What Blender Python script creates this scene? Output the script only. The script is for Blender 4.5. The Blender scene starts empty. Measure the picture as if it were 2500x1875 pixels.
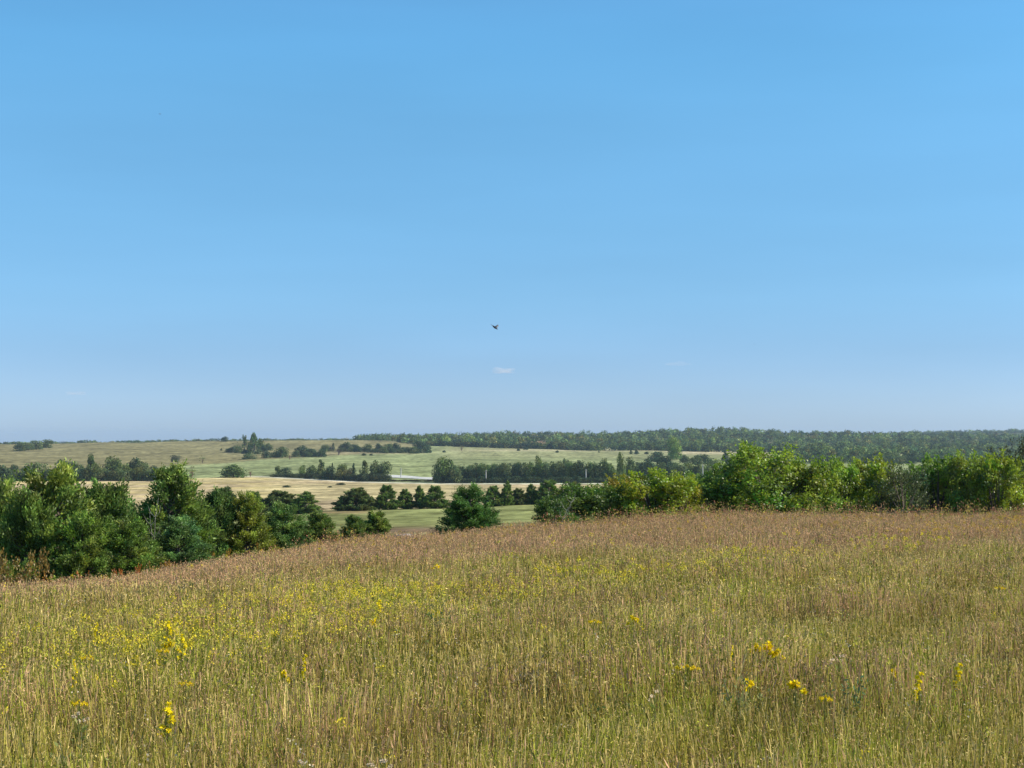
import bpy, math
import numpy as np
PI = math.pi
F = 3780.0; H = 1062.0; CX = 1250.0; CY = 937.5       # focal length and horizon row, in photo pixels
C = bpy.context.scene.collection
rs = np.random.RandomState

# ------------------------------------------------------------------ helpers
def tag(o, label=None, cat=None, group=None, kind=None):
    if label: o['label'] = label
    if cat: o['category'] = cat
    if group: o['group'] = group
    if kind: o['kind'] = kind
    return o

def link(o, parent=None):
    C.objects.link(o)
    if parent: o.parent = parent
    return o

def empty(name, loc, rz=0.0, sc=(1, 1, 1)):
    o = bpy.data.objects.new(name, None); C.objects.link(o)
    o.location = loc; o.rotation_euler = (0, 0, rz); o.scale = sc
    o.empty_display_size = 0.2
    return o

def raw_mesh(name, V, faces_n, idx, mats, col=None, midx=None, smooth=False):
    """V (n,3); faces_n: loop count per face array; idx: flat vertex indices"""
    me = bpy.data.meshes.new(name)
    V = np.ascontiguousarray(V, dtype=np.float32)
    me.vertices.add(len(V)); me.vertices.foreach_set('co', V.ravel())
    me.loops.add(len(idx)); me.loops.foreach_set('vertex_index', np.asarray(idx, dtype=np.int32))
    fn = np.asarray(faces_n, dtype=np.int32)
    st = np.concatenate([[0], np.cumsum(fn)[:-1]]).astype(np.int32)
    me.polygons.add(len(fn)); me.polygons.foreach_set('loop_start', st)
    if smooth: me.polygons.foreach_set('use_smooth', np.ones(len(fn), dtype=bool))
    for m in mats: me.materials.append(m)
    if midx is not None: me.polygons.foreach_set('material_index', np.asarray(midx, dtype=np.int32))
    if col is not None:
        a = me.color_attributes.new('tone', 'FLOAT_COLOR', 'POINT')
        c = np.ones((len(V), 4), dtype=np.float32); c[:, :3] = col
        a.data.foreach_set('color', c.ravel())
    me.update(calc_edges=True)
    return me

class Quads:
    def __init__(s): s.V = []; s.C = []; s.M = []
    def add(s, V, col, m=0):            # V (n,4,3), col (n,3) or (n,4,3)
        V = np.asarray(V, dtype=np.float32); n = len(V)
        col = np.asarray(col, dtype=np.float32)
        if col.ndim == 1: col = np.tile(col, (n, 1))
        if col.ndim == 2: col = np.repeat(col[:, None, :], 4, 1)
        s.V.append(V); s.C.append(col); s.M.append(np.full(n, m, dtype=np.int32))
    def arrays(s):
        return np.concatenate(s.V), np.concatenate(s.C), np.concatenate(s.M)
    def mesh(s, name, mats):
        V, c, M = s.arrays(); n = len(V)
        return raw_mesh(name, V.reshape(-1, 3), np.full(n, 4), np.arange(4 * n), mats, c.reshape(-1, 3), M)

def norm(v): return v / np.maximum(np.linalg.norm(v, axis=-1, keepdims=True), 1e-9)

def leaves(P, D, L, W, r, flat=None):
    """rhombic leaves at P pointing along D"""
    n = len(P); D = norm(D)
    N = r.normal(size=(n, 3)) if flat is None else flat + 0.6 * r.normal(size=(n, 3))
    S = norm(np.cross(D, N))
    L = np.broadcast_to(L, (n,))[:, None]; W = np.broadcast_to(W, (n,))[:, None]
    mid = P + D * L * 0.5
    return np.stack([P, mid + S * W * 0.5, P + D * L, mid - S * W * 0.5], 1)

def tube(Q, pts, rad, col, k=5, m=0):
    pts = np.asarray(pts, float); rad = np.asarray(rad, float)
    for i in range(len(pts) - 1):
        d = norm(pts[i + 1] - pts[i]); a = norm(np.cross(d, [0.31, 0.9, 0.2])); b = np.cross(d, a)
        for j in range(k):
            t0 = 2 * PI * j / k; t1 = 2 * PI * (j + 1) / k
            u0 = a * math.cos(t0) + b * math.sin(t0); u1 = a * math.cos(t1) + b * math.sin(t1)
            Q.add([[pts[i] + u0 * rad[i], pts[i] + u1 * rad[i], pts[i + 1] + u1 * rad[i + 1], pts[i + 1] + u0 * rad[i + 1]]], col, m)

def sines(X, Y, sc, seed, n=7):
    r = rs(seed); v = 0
    for i in range(n):
        a = r.uniform(0, 2 * PI); k = 2 * PI / sc * r.uniform(0.5, 1.6)
        v = v + np.sin(k * (X * math.cos(a) + Y * math.sin(a)) + r.uniform(0, 6.28))
    return v / math.sqrt(n) / 0.75

def sstep(e0, e1, x):
    t = np.clip((x - e0) / (e1 - e0), 0, 1); return t * t * (3 - 2 * t)

# ------------------------------------------------------------------ materials
def mat(name): 
    m = bpy.data.materials.new(name); m.use_nodes = True; m.node_tree.nodes.clear(); return m

def leaf_mat(name, transl=0.35, noise=0.25, nscale=6.0, tint=True, gloss=0.0, rough=0.5):
    m = mat(name); N = m.node_tree.nodes; L = m.node_tree.links
    out = N.new('ShaderNodeOutputMaterial')
    at = N.new('ShaderNodeAttribute'); at.attribute_name = 'tone'
    col = at.outputs['Color']
    if tint:
        oi = N.new('ShaderNodeObjectInfo'); mx = N.new('ShaderNodeMix'); mx.data_type = 'RGBA'; mx.blend_type = 'MULTIPLY'
        mx.inputs[0].default_value = 1; L.new(col, mx.inputs[6]); L.new(oi.outputs['Color'], mx.inputs[7]); col = mx.outputs[2]
    if noise:
        tc = N.new('ShaderNodeTexCoord'); nz = N.new('ShaderNodeTexNoise'); nz.inputs['Scale'].default_value = nscale
        L.new(tc.outputs['Object'], nz.inputs['Vector'])
        mr = N.new('ShaderNodeMapRange'); mr.inputs[1].default_value = 0.3; mr.inputs[2].default_value = 0.7
        mr.inputs[3].default_value = 1 - noise; mr.inputs[4].default_value = 1 + noise
        L.new(nz.outputs['Fac'], mr.inputs[0])
        vm = N.new('ShaderNodeVectorMath'); vm.operation = 'SCALE'; L.new(col, vm.inputs[0]); L.new(mr.outputs[0], vm.inputs['Scale']); col = vm.outputs[0]
    d = N.new('ShaderNodeBsdfDiffuse'); t = N.new('ShaderNodeBsdfTranslucent'); L.new(col, d.inputs[0]); L.new(col, t.inputs[0])
    ms = N.new('ShaderNodeMixShader'); ms.inputs[0].default_value = transl
    L.new(d.outputs[0], ms.inputs[1]); L.new(t.outputs[0], ms.inputs[2]); sh = ms.outputs[0]
    if gloss:
        g = N.new('ShaderNodeBsdfGlossy'); g.inputs['Roughness'].default_value = rough; g.inputs[0].default_value = (1, 1, 1, 1)
        m2 = N.new('ShaderNodeMixShader'); m2.inputs[0].default_value = gloss
        L.new(sh, m2.inputs[1]); L.new(g.outputs[0], m2.inputs[2]); sh = m2.outputs[0]
    L.new(sh, out.inputs[0]); return m

def solid_mat(name, c, rough=0.8, nscale=4.0, var=0.3, bump=0.0):
    m = mat(name); N = m.node_tree.nodes; L = m.node_tree.links
    out = N.new('ShaderNodeOutputMaterial'); p = N.new('ShaderNodeBsdfPrincipled'); p.inputs['Roughness'].default_value = rough
    tc = N.new('ShaderNodeTexCoord'); nz = N.new('ShaderNodeTexNoise'); nz.inputs['Scale'].default_value = nscale; nz.inputs['Detail'].default_value = 6
    L.new(tc.outputs['Object'], nz.inputs['Vector'])
    cr = N.new('ShaderNodeValToRGB'); e = cr.color_ramp.elements
    e[0].position = 0.3; e[0].color = (*[x * (1 - var) for x in c], 1); e[1].position = 0.7; e[1].color = (*[min(1, x * (1 + var)) for x in c], 1)
    L.new(nz.outputs['Fac'], cr.inputs[0]); L.new(cr.outputs[0], p.inputs['Base Color'])
    if bump:
        b = N.new('ShaderNodeBump'); b.inputs['Distance'].default_value = bump; L.new(nz.outputs['Fac'], b.inputs['Height']); L.new(b.outputs[0], p.inputs['Normal'])
    L.new(p.outputs[0], out.inputs[0]); return m

M_leaf = leaf_mat('broad_leaf', 0.5, 0.3, 1.6, gloss=0.03, rough=0.45)
M_jun = leaf_mat('juniper_spray', 0.38, 0.3, 1.8, gloss=0.02)
M_far = leaf_mat('distant_foliage', 0.2, 0.25, 0.12)
M_grass = leaf_mat('meadow_grass', 0.3, 0.0, tint=False)
M_flower = leaf_mat('petal', 0.3, 0.0, tint=False)
M_bark = solid_mat('bark', (0.11, 0.085, 0.065), 0.9, 9, 0.4, 0.02)
M_dead = solid_mat('dead_wood', (0.34, 0.30, 0.25), 0.9, 9, 0.3)
M_pole = solid_mat('weathered_pole_wood', (0.46, 0.44, 0.40), 0.8, 3, 0.15)
M_rock = solid_mat('pale_limestone', (0.36, 0.32, 0.29), 0.9, 5, 0.35, 0.05)
M_road = solid_mat('pale_gravel', (0.60, 0.57, 0.49), 0.9, 0.3, 0.12)
M_bird = solid_mat('dark_feathers', (0.09, 0.10, 0.12), 0.6, 20, 0.3)
M_metal = solid_mat('insulator', (0.25, 0.25, 0.25), 0.4, 8, 0.2)

# ------------------------------------------------------------------ terrain
TY = np.array([100, 150, 200, 300, 340, 420, 550, 700, 800, 850, 950, 1200, 1600, 2000, 2300, 2700, 3100, 3600, 5000, 8000, 14000.])
TX = np.array([-1500, 0, 300, 540, 870, 1100, 1300, 1500, 1700, 2000, 2500, 4200.])
TT = np.array([
 [1400,1345,1315,1280,1266,1246,1222,1198,1186,1181,1170,1142,1114,1095,1086,1088,1090,1091,1090,1088,1086],
 [1400,1345,1315,1280,1266,1246,1222,1198,1186,1181,1170,1142,1114,1094,1085,1087,1089,1090,1088,1086,1085],
 [1368,1330,1305,1275,1262,1243,1218,1195,1182,1178,1168,1140,1113,1092,1081,1083,1085,1086,1085,1084,1082],
 [1345,1318,1298,1268,1257,1240,1213,1190,1178,1174,1165,1139,1113,1090,1076.5,1079,1081,1083,1082,1080,1080],
 [1328,1307,1290,1258,1245,1231,1208,1190,1182,1177,1166,1138,1110,1089,1075,1077,1079,1081,1080,1078,1078],
 [1322,1303,1284,1253,1240,1228,1207,1192,1185,1180,1168,1141,1113,1094,1085,1076,1071,1075,1076,1076,1076],
 [1315,1297,1277,1245,1231,1222,1204,1190,1184,1179,1168,1141,1115,1097,1088,1076,1067,1070,1073,1073,1073],
 [1305,1290,1270,1240,1228,1218,1202,1189,1183,1178,1168,1142,1118,1101,1091,1077,1067,1069,1072,1072,1072],
 [1300,1285,1266,1238,1226,1216,1200,1188,1182,1177,1167,1142,1118,1103,1090,1072,1056,1060,1068,1070,1070],
 [1300,1285,1266,1238,1226,1216,1200,1188,1182,1177,1167,1143,1120,1105,1093,1077,1065,1067,1066,1068,1070],
 [1300,1285,1266,1238,1226,1216,1200,1188,1182,1177,1168,1147,1127,1112,1099,1083,1070,1068,1057,1064,1068],
 [1300,1285,1266,1238,1226,1216,1200,1188,1182,1177,1168,1147,1127,1112,1099,1083,1070,1068,1057,1064,1068.]])
TZ = -(TT - H) / F * TY[None, :]
LTY = np.log(TY)
GX = np.array([-40, -20, -17, -15, -13, -11.3, -10, -9, -6.6, 0, 8, 40.]); GG = np.array([7.5, 7.2, 6.6, 5.4, 4.1, 2.75, 2.2, 1.85, 1.32, .80, .36, .34])

def terrain(X, Y):
    X = np.asarray(X, float); Y = np.asarray(Y, float)
    X, Y = np.broadcast_arrays(X, Y)
    # meadow knoll (its ground; the grass stands about 0.8 m above)
    Yp = np.maximum(Y, 0)
    g = np.interp(X - 1.2, GX, GG) * .33 + np.interp(X, GX, GG) * .34 + np.interp(X + 1.2, GX, GG) * .33
    m = -3.0 - 0.012 * Yp - g * (np.minimum(Yp, 120) / 64.) ** 2
    m = m + (1 - sstep(0, 9, Y)) * 1.35
    m = m - np.maximum(Yp - 66, 0) ** 2 * 0.003
    m = m + 0.05 * sines(X, Y, 9, 3)
    # far country
    Yc = np.clip(Y, 100.01, 13999)
    px = np.clip(X / np.maximum(Y, 60) * F + CX, TX[0], TX[-1] - 1e-3)
    i = np.clip(np.searchsorted(TX, px, side='right') - 1, 0, len(TX) - 2); fx = (px - TX[i]) / (TX[i + 1] - TX[i]); fx = fx * fx * (3 - 2 * fx)
    ly = np.log(Yc); j = np.clip(np.searchsorted(LTY, ly, side='right') - 1, 0, len(TY) - 2); fy = (ly - LTY[j]) / (LTY[j + 1] - LTY[j])
    z = (TZ[i, j] * (1 - fx) + TZ[i + 1, j] * fx) * (1 - fy) + (TZ[i, j + 1] * (1 - fx) + TZ[i + 1, j + 1] * fx) * fy
    z = z + 0.0006 * np.minimum(Yc, 2500) * sines(X, Y, 160, 5) * (Yc > 150) * 0.4
    w = sstep(68, 104, Y)
    return m * (1 - w) + z * w

def gz(x, y): return float(terrain(x, y))
_ys = np.exp(np.linspace(math.log(120), math.log(2290), 900))
def solve(x, yb, lo=120, hi=2290):
    """distance at which the ground of that bearing sits on picture row yb"""
    ys = _ys[(_ys >= lo) & (_ys <= hi)]
    a = (x - CX) / F
    sc = H - terrain(a * ys, ys) / ys * F
    k = int(np.argmin(np.abs(sc - yb))); return float(ys[k])

# ground sheet
rows = np.concatenate([np.linspace(-60, 8, 12), np.exp(np.linspace(math.log(8.6), math.log(8500), 455))])
cols = np.concatenate([np.linspace(-1.6, -0.42, 40)[:-1], np.linspace(-0.42, 0.42, 420), np.linspace(0.42, 1.6, 40)[1:]])
Yg, A = np.meshgrid(rows, cols, indexing='ij'); Xg = A * (np.maximum(Yg, -20) + 60)
Zg = terrain(Xg, Yg)
nr, nc = Xg.shape
sx = np.where(Yg > 60, Xg / np.maximum(Yg, 1) * F + CX, 1250); sy = np.where(Yg > 60, H - Zg / np.maximum(Yg, 1) * F, 1500)
def lerp(a, b, w): return a * (1 - w[..., None]) + np.asarray(b)[None, None, :] * w[..., None]
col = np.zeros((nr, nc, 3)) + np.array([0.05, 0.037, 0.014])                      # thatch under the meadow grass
n1 = sines(Xg, Yg, 60, 11); n2 = sines(Xg, Yg * 0.5, 200, 12); n3 = sines(Xg, Yg, 25, 13)
green_slope = np.array([0.235, 0.245, 0.09]); tan = np.array([0.46, 0.37, 0.185]); tan2 = np.array([0.48, 0.35, 0.21])
green = np.array([0.25, 0.275, 0.12]); hill = np.array([0.235, 0.205, 0.095]); olive = np.array([0.27, 0.27, 0.125]); straw = np.array([0.50, 0.42, 0.24])
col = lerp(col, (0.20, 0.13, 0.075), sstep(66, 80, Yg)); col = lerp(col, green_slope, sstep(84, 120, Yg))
ytb = np.interp(sx, [0, 600, 830, 1080, 1200, 1320, 1700], [1258, 1255, 1244, 1239, 1231, 1225, 1222])   # tan field, near edge
ytt = np.interp(sx, [0, 180, 500, 620, 900, 1080, 1480, 1700], [1176, 1174, 1167, 1163, 1177, 1181, 1181, 1181])
far = Yg > 200
w = sstep(ytb + 2, ytb - 2, sy) * far; col = lerp(col, tan, w)
ptan = w * sstep(0.1, 0.8, n2 + 0.4 * (sx < 350)); col = lerp(col, tan2, ptan * 0.6)
yst = w * sstep(-1, 1, np.sin((sy + 2 * n1) * 0.55)) * sstep(760, 600, sx) ; col = lerp(col, (0.56, 0.44, 0.16), yst * 0.5)
w = sstep(ytt + 0.8, ytt - 0.8, sy) * far; col = lerp(col, green, w)
strip = np.exp(-((sy - ytt) / 1.1) ** 2) * far * sstep(560, 640, sx); col = lerp(col, (0.74, 0.69, 0.55), np.clip(strip * .75, 0, 1))
w = sstep(1118, 1092, sy) * sstep(1120, 1300, sx) * far; w = np.maximum(w, far * sstep(1128, 1110, sy) * sstep(1040, 1120, sx) * (Yg < 2600)); col = lerp(col, olive, w)
yh = np.interp(sx, [0, 300, 400, 560, 640, 780, 900, 1050], [1168, 1160, 1139, 1131, 1122, 1115, 1108, 1107])
w = sstep(yh + 1.5, yh - 2.5, sy) * sstep(1060, 1000, sx) * far; col = lerp(col, hill, w)
w = np.exp(-((sy - yh - 3) / 2.0) ** 2) * sstep(1060, 1000, sx) * far; col = lerp(col, (0.36, 0.38, 0.17), np.clip(w, 0, 1) * 0.6)
w = np.exp(-((sy - 1106) / 2.2) ** 2) * sstep(1150, 850, sx) * sstep(700, 850, sx) * far; col = lerp(col, straw, np.clip(w, 0, 1) * 0.6)
w = np.exp(-((sy - 1099) / 3.0) ** 2) * sstep(1000, 1250, sx) * far; col = lerp(col, straw, np.clip(w, 0, 1) * 0.55)
w = sstep(1112, 1106, sy) * sstep(1600, 1680, sx) * (Yg < 2200) * far; col = lerp(col, straw, w * 0.9)
w = sstep(2150, 2400, Yg) * sstep(900, 1050, sx); col = lerp(col, (0.11, 0.10, 0.055), w)
w = sstep(2500, 2600, Yg); col = lerp(col, (0.10, 0.11, 0.05), w)
w = np.exp(-((sx - 1315) / 32) ** 2 - ((sy - 1083) / 8) ** 2) * far; col = lerp(col, (0.24, 0.15, 0.09), np.clip(w * 1.4, 0, 1))
w = np.exp(-((sy - 1250) / 4) ** 2) * sstep(770, 800, sx) * sstep(930, 880, sx) * far; col = lerp(col, (0.36, 0.17, 0.12), np.clip(w, 0, 1) * 0.4)
w = np.exp(-((sy - 1294) / 9) ** 2) * sstep(820, 900, sx) * sstep(1120, 1060, sx) * (Yg < 240) * (Yg > 66); col = lerp(col, (0.26, 0.16, 0.11), np.clip(w, 0, 1) * 0.8)
col = col * (1 + 0.10 * n1 + 0.10 * n3)[..., None]
idx = np.arange(nr * nc).reshape(nr, nc)
q = np.stack([idx[:-1, :-1], idx[:-1, 1:], idx[1:, 1:], idx[1:, :-1]], -1).reshape(-1)
Mg = mat('prairie_ground'); N = Mg.node_tree.nodes; L = Mg.node_tree.links
out = N.new('ShaderNodeOutputMaterial'); df = N.new('ShaderNodeBsdfDiffuse'); at = N.new('ShaderNodeAttribute'); at.attribute_name = 'tone'
geo = N.new('ShaderNodeNewGeometry'); colr = at.outputs['Color']
for sc_, amp, ax in ((0.9, 0.22, (1, 1, 1)), (0.22, 0.42, (1, 0.40, 1)), (0.035, 0.20, (1, 0.35, 1)), (0.008, 0.16, (1, 0.5, 1))):
    mp = N.new('ShaderNodeMapping'); mp.inputs['Scale'].default_value = ax; L.new(geo.outputs['Position'], mp.inputs['Vector'])
    nz = N.new('ShaderNodeTexNoise'); nz.inputs['Scale'].default_value = sc_; nz.inputs['Detail'].default_value = 5; L.new(mp.outputs[0], nz.inputs['Vector'])
    mr = N.new('ShaderNodeMapRange'); mr.inputs[1].default_value = 0.3; mr.inputs[2].default_value = 0.7; mr.inputs[3].default_value = 1 - amp; mr.inputs[4].default_value = 1 + amp
    L.new(nz.outputs['Fac'], mr.inputs[0]); vm = N.new('ShaderNodeVectorMath'); vm.operation = 'SCALE'; L.new(colr, vm.inputs[0]); L.new(mr.outputs[0], vm.inputs['Scale']); colr = vm.outputs[0]
nz = N.new('ShaderNodeTexNoise'); nz.inputs['Scale'].default_value = 0.25; nz.inputs['Detail'].default_value = 8; L.new(geo.outputs['Position'], nz.inputs['Vector'])
bp = N.new('ShaderNodeBump'); bp.inputs['Strength'].default_value = 0.7; bp.inputs['Distance'].default_value = 1.2; L.new(nz.outputs['Fac'], bp.inputs['Height']); L.new(bp.outputs[0], df.inputs['Normal'])
L.new(colr, df.inputs[0]); L.new(df.outputs[0], out.inputs[0])
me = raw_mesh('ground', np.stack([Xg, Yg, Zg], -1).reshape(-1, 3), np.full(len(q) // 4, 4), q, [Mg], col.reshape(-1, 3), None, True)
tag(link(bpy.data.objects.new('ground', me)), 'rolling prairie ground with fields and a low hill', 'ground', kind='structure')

# ------------------------------------------------------------------ gravel road behind the belts
pts = []
for x, y in ((905, 1163.5), (955, 1165), (1000, 1167), (1040, 1170), (1085, 1171), (1120, 1172)):
    d = solve(x, y, 700, 1300); pts.append(((x - CX) / F * d, d))
pts = np.array(pts); t = np.linspace(0, len(pts) - 1, 60); px = np.interp(t, range(len(pts)), pts[:, 0]); py = np.interp(t, range(len(pts)), pts[:, 1])
k = np.ones(7) / 7; py = np.convolve(np.pad(py, 3, 'edge'), k, 'valid')
V = []; nn = 6
for a, b in zip(px, py):
    for s in range(nn):
        yy = b + (s / (nn - 1) - 0.5) * 20; V.append((a, yy, gz(a, yy) + 0.25 + 0.9 * (s / (nn - 1))))
V = np.array(V); ii = np.arange(len(V)).reshape(60, nn)
q = np.stack([ii[:-1, :-1], ii[1:, :-1], ii[1:, 1:], ii[:-1, 1:]], -1).reshape(-1)
me = raw_mesh('road', V, np.full(len(q) // 4, 4), q, [M_road])
tag(link(bpy.data.objects.new('road', me)), 'pale gravel road crossing between the two tree belts', 'road', kind='structure')

# ------------------------------------------------------------------ tree prototypes (unit height 1, unit radius 1 -> scaled)
def tangent(d, r, out=0.35):
    return norm(np.cross(d, r.normal(size=d.shape))) + out * d

def juniper(seed, h, r_, nb=115, base=(0.145, 0.22, 0.046), lsc=1.0):
    r = rs(seed); Q = Quads(); T = Quads()
    bend = r.normal(0, 0.05, 2)
    def axis(t): return np.array([bend[0] * math.sin(t * 3) * r_, bend[1] * math.sin(t * 2.3) * r_, t * h])
    tube(T, [axis(t) for t in np.linspace(0, 0.97, 7)], np.linspace(0.055, 0.006, 7) * h, (0.2, 0.17, 0.14), 6)
    amp = r.uniform(0.6, 1.15, 12)
    base = np.array(base)
    for b in range(nb):
        t = 0.015 + 0.92 * r.rand() ** 1.35; az = r.uniform(0, 2 * PI)
        env = r_ * min(1.0, 1.12 * (1 - t) ** 0.72) * (0.8 + 0.2 * min(1, t / 0.12))
        ln = env * (0.72 + 0.28 * amp[int(az / (2 * PI) * 12) % 12]) * r.uniform(0.72, 1.12) + 0.02 * h
        o = axis(t); up = r.uniform(0.10, 0.30) * (0.35 + t) * h * 0.45
        tip = o + np.array([math.cos(az) * ln, math.sin(az) * ln, up])
        mid = o + (tip - o) * 0.5 + np.array([0, 0, -0.1 * up])
        tube(T, [o, mid, tip], [0.012 * h, 0.007 * h, 0.002 * h], (0.16, 0.13, 0.1), 3)
        ns = int(12 + 12 * ln / r_); u = r.uniform(0.25, 1.05, ns) ** 0.7
        cen = o + (tip - o) * u[:, None] + np.array([0, 0, -0.1 * up]) * (4 * u * (1 - u))[:, None] * 0.5 + r.normal(0, 0.055 * r_, (ns, 3)) * (1.5 - u[:, None])
        outd = norm(tip - o)
        sd = norm(outd * 0.8 + np.array([0, 0, 0.75]) + r.normal(0, 0.35, (ns, 3)))
        k = 17; c2 = np.repeat(cen, k, 0) + np.repeat(sd, k, 0) * r.uniform(0, 0.12, (ns * k, 1)) * h * 0.6 + r.normal(0, 0.012 * h, (ns * k, 3))
        D = np.repeat(sd, k, 0) * 1.0 + r.normal(0, 0.42, (ns * k, 3))
        tone = (0.7 + 0.6 * r.rand()) * np.repeat(r.uniform(0.45, 1.7, ns), k)[:, None] * r.uniform(0.75, 1.25, (ns * k, 1))
        shift = np.array([1 + 0.10 * r.normal(), 1, 1 + 0.12 * r.normal()])
        Q.add(leaves(c2, D, r.uniform(0.016, 0.033, ns * k) * h * lsc, r.uniform(0.008, 0.0125, ns * k) * h * lsc, r, norm(np.repeat(sd, k, 0) * [1, 1, .3]) * .9), np.clip(base * tone * shift, 0.003, 1))
    # apex spire
    n = 260; u = r.rand(n); P = np.stack([r.normal(0, 0.028 * h, n) * (1.15 - u), r.normal(0, 0.028 * h, n) * (1.15 - u), (0.84 + 0.15 * u) * h], 1) + np.array([axis(0.95)[0], axis(0.95)[1], 0])
    Q.add(leaves(P, np.array([0, 0, 1]) + r.normal(0, 0.35, (n, 3)), 0.045 * h, 0.015 * h, r), base * r.uniform(0.8, 1.3, (n, 1)))
    return Q, T

def broadleaf(seed, h, r_, nl=46, per=210, base=(0.165, 0.25, 0.036), lsz=0.032, low=0.04, open_=0.0):
    r = rs(seed); Q = Quads(); T = Quads(); base = np.array(base)
    nst = 4
    for s in range(nst):
        az = r.uniform(0, 6.28); top = np.array([math.cos(az) * r_ * 0.4, math.sin(az) * r_ * 0.4, h * r.uniform(0.6, 0.85)])
        b = np.array([math.cos(az) * 0.05 * h, math.sin(az) * 0.05 * h, 0])
        tube(T, [b, b * 0.6 + top * 0.33, b * 0.2 + top * 0.7, top], [0.028 * h, 0.02 * h, 0.012 * h, 0.004 * h], (0.2, 0.17, 0.14), 6)
    for l in range(nl):
        t = low + (0.93 - low) * r.uniform(0, 1) ** 0.85; az = r.uniform(0, 6.28)
        env = r_ * math.sqrt(max(0.03, 1 - ((t - 0.45) / 0.56) ** 2)) ; rr = env * r.uniform(0.1, 0.86) ** 0.6
        c = np.array([math.cos(az) * rr, math.sin(az) * rr, t * h]); lr = r_ * r.uniform(0.17, 0.32) * (0.75 if t > 0.8 else 1)
        if r.rand() < 0.6: tube(T, [[c[0] * 0.15, c[1] * 0.15, c[2] * 0.35], c * [0.6, 0.6, 0.75], c], [0.012 * h, 0.008 * h, 0.003 * h], (0.18, 0.15, 0.12), 3)
        n = int(per * (lr / r_ / 0.25) ** 1.6)
        d = norm(r.normal(size=(n, 3))); d[:, 2] = np.abs(d[:, 2]) * np.where(r.rand(n) < 0.7, 1, -1)
        lump = 1 + 0.25 * np.sin(d[:, 0] * 5 + l) * np.sin(d[:, 1] * 4 + 2 * l)
        P = c + d * (lr * lump * r.uniform(0.55, 1.15, n))[:, None] * [1, 1, 0.85]
        m_ = P[:, 2] > 0.01 * h; P = P[m_]; d = d[m_]; n = len(P)
        # leafy shoots pointing up and out
        D = tangent(d, r) + np.array([0, 0, 0.2])
        tone = r.uniform(0.6, 1.45) * r.uniform(0.5, 1.6, (n, 1)); shift = np.array([1 + 0.18 * r.normal(), 1, 1 + 0.1 * r.normal()])
        Q.add(leaves(P, D, r.uniform(0.7, 1.5, n) * lsz * h, r.uniform(0.5, 0.95, n) * lsz * h, r, d + [0, 0, 0.5]), np.clip(base * tone * shift, 0.004, 1))
        # a few long shoots breaking the outline
        ns = 3; sd = norm(norm(c - [0, 0, h * 0.4]) + [0, 0, 0.8] + r.normal(0, 0.4, (ns, 3)))
        for k in range(ns):
            m = 16; u = r.uniform(0.5, 1.9, m); Pk = c + sd[k] * (u * lr)[:, None] + r.normal(0, 0.012 * h, (m, 3))
            Q.add(leaves(Pk, sd[k] + r.normal(0, 0.7, (m, 3)), lsz * h * 1.1, lsz * 0.7 * h, r), base * r.uniform(0.9, 1.4, (m, 1)))
    return Q, T

def fartree(seed, kind='round'):
    """whole distant tree, unit height and unit radius 0.5; crown and trunk in one mesh"""
    r = rs(seed); Q = Quads()
    lobes = []
    if kind == 'round':
        for i in range(15):
            t = r.uniform(0.16, 0.85); az = r.uniform(0, 6.28); e = 0.5 * math.sqrt(max(0.05, 1 - ((t - 0.48) / 0.52) ** 2)); rr = e * r.uniform(0.1, 0.8)
            lobes.append((math.cos(az) * rr, math.sin(az) * rr, t, r.uniform(0.13, 0.22)))
        lobes.append((0, 0, 0.42, 0.40)); lobes += [(0.3 * math.cos(a), 0.3 * math.sin(a), 0.17, 0.17) for a in (0.5, 2, 3.6, 5.2)]
    elif kind == 'cone':
        for i in range(15):
            t = r.uniform(0.06, 0.9); az = r.uniform(0, 6.28); e = 0.5 * (1 - t) ** 0.8; rr = e * r.uniform(0.1, 0.8)
            lobes.append((math.cos(az) * rr, math.sin(az) * rr, t, 0.05 + 0.2 * (1 - t)))
        lobes.append((0, 0, 0.3, 0.27))
    elif kind == 'tall':
        for i in range(16):
            t = r.uniform(0.3, 0.93); az = r.uniform(0, 6.28); rr = 0.42 * r.uniform(0.2, 1) * (1.15 - t * 0.6)
            lobes.append((math.cos(az) * rr, math.sin(az) * rr, t, r.uniform(0.09, 0.15)))
    elif kind == 'bare':
        for i in range(9):
            t = r.uniform(0.3, 0.95); az = r.uniform(0, 6.28); rr = 0.45 * r.uniform(0.2, 1); lobes.append((math.cos(az) * rr, math.sin(az) * rr, t, r.uniform(0.05, 0.12)))
    tw = 0.035 if kind != 'tall' else 0.03
    tube(Q, [[0, 0, -0.03], [0.01, 0.02, 0.3], [0, 0, 0.75]], [tw, tw * 0.7, tw * 0.2], (0.13, 0.11, 0.09), 5)
    for x, y, t, lr in lobes:
        if kind in ('bare', 'tall'): tube(Q, [[0, 0, t * 0.4], [x * 0.5, y * 0.5, t * 0.75], [x, y, t]], [0.02, 0.012, 0.004], (0.15, 0.125, 0.11), 3)
        n = {'round': 62, 'cone': 55, 'tall': 52, 'bare': 26}[kind]
        if lr > 0.25: n *= 3
        d = norm(r.normal(size=(n, 3))); P = np.array([x, y, t]) + d * (lr * r.uniform(0.6, 1.1, n))[:, None]
        P[:, 2] = np.maximum(P[:, 2], 0.005)
        tone = r.uniform(0.7, 1.35) * r.uniform(0.75, 1.25, (n, 1)); s = np.array([1 + 0.12 * r.normal(), 1, 1])
        sz = 0.085 if kind != 'bare' else 0.05
        D = tangent(d, r, 0.2)
        Q.add(leaves(P, D, r.uniform(0.7, 1.3, n) * sz, r.uniform(0.6, 1.1, n) * sz * 0.8, r, d), np.array([0.12, 0.16, 0.056]) * tone * s)
    return Q

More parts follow.
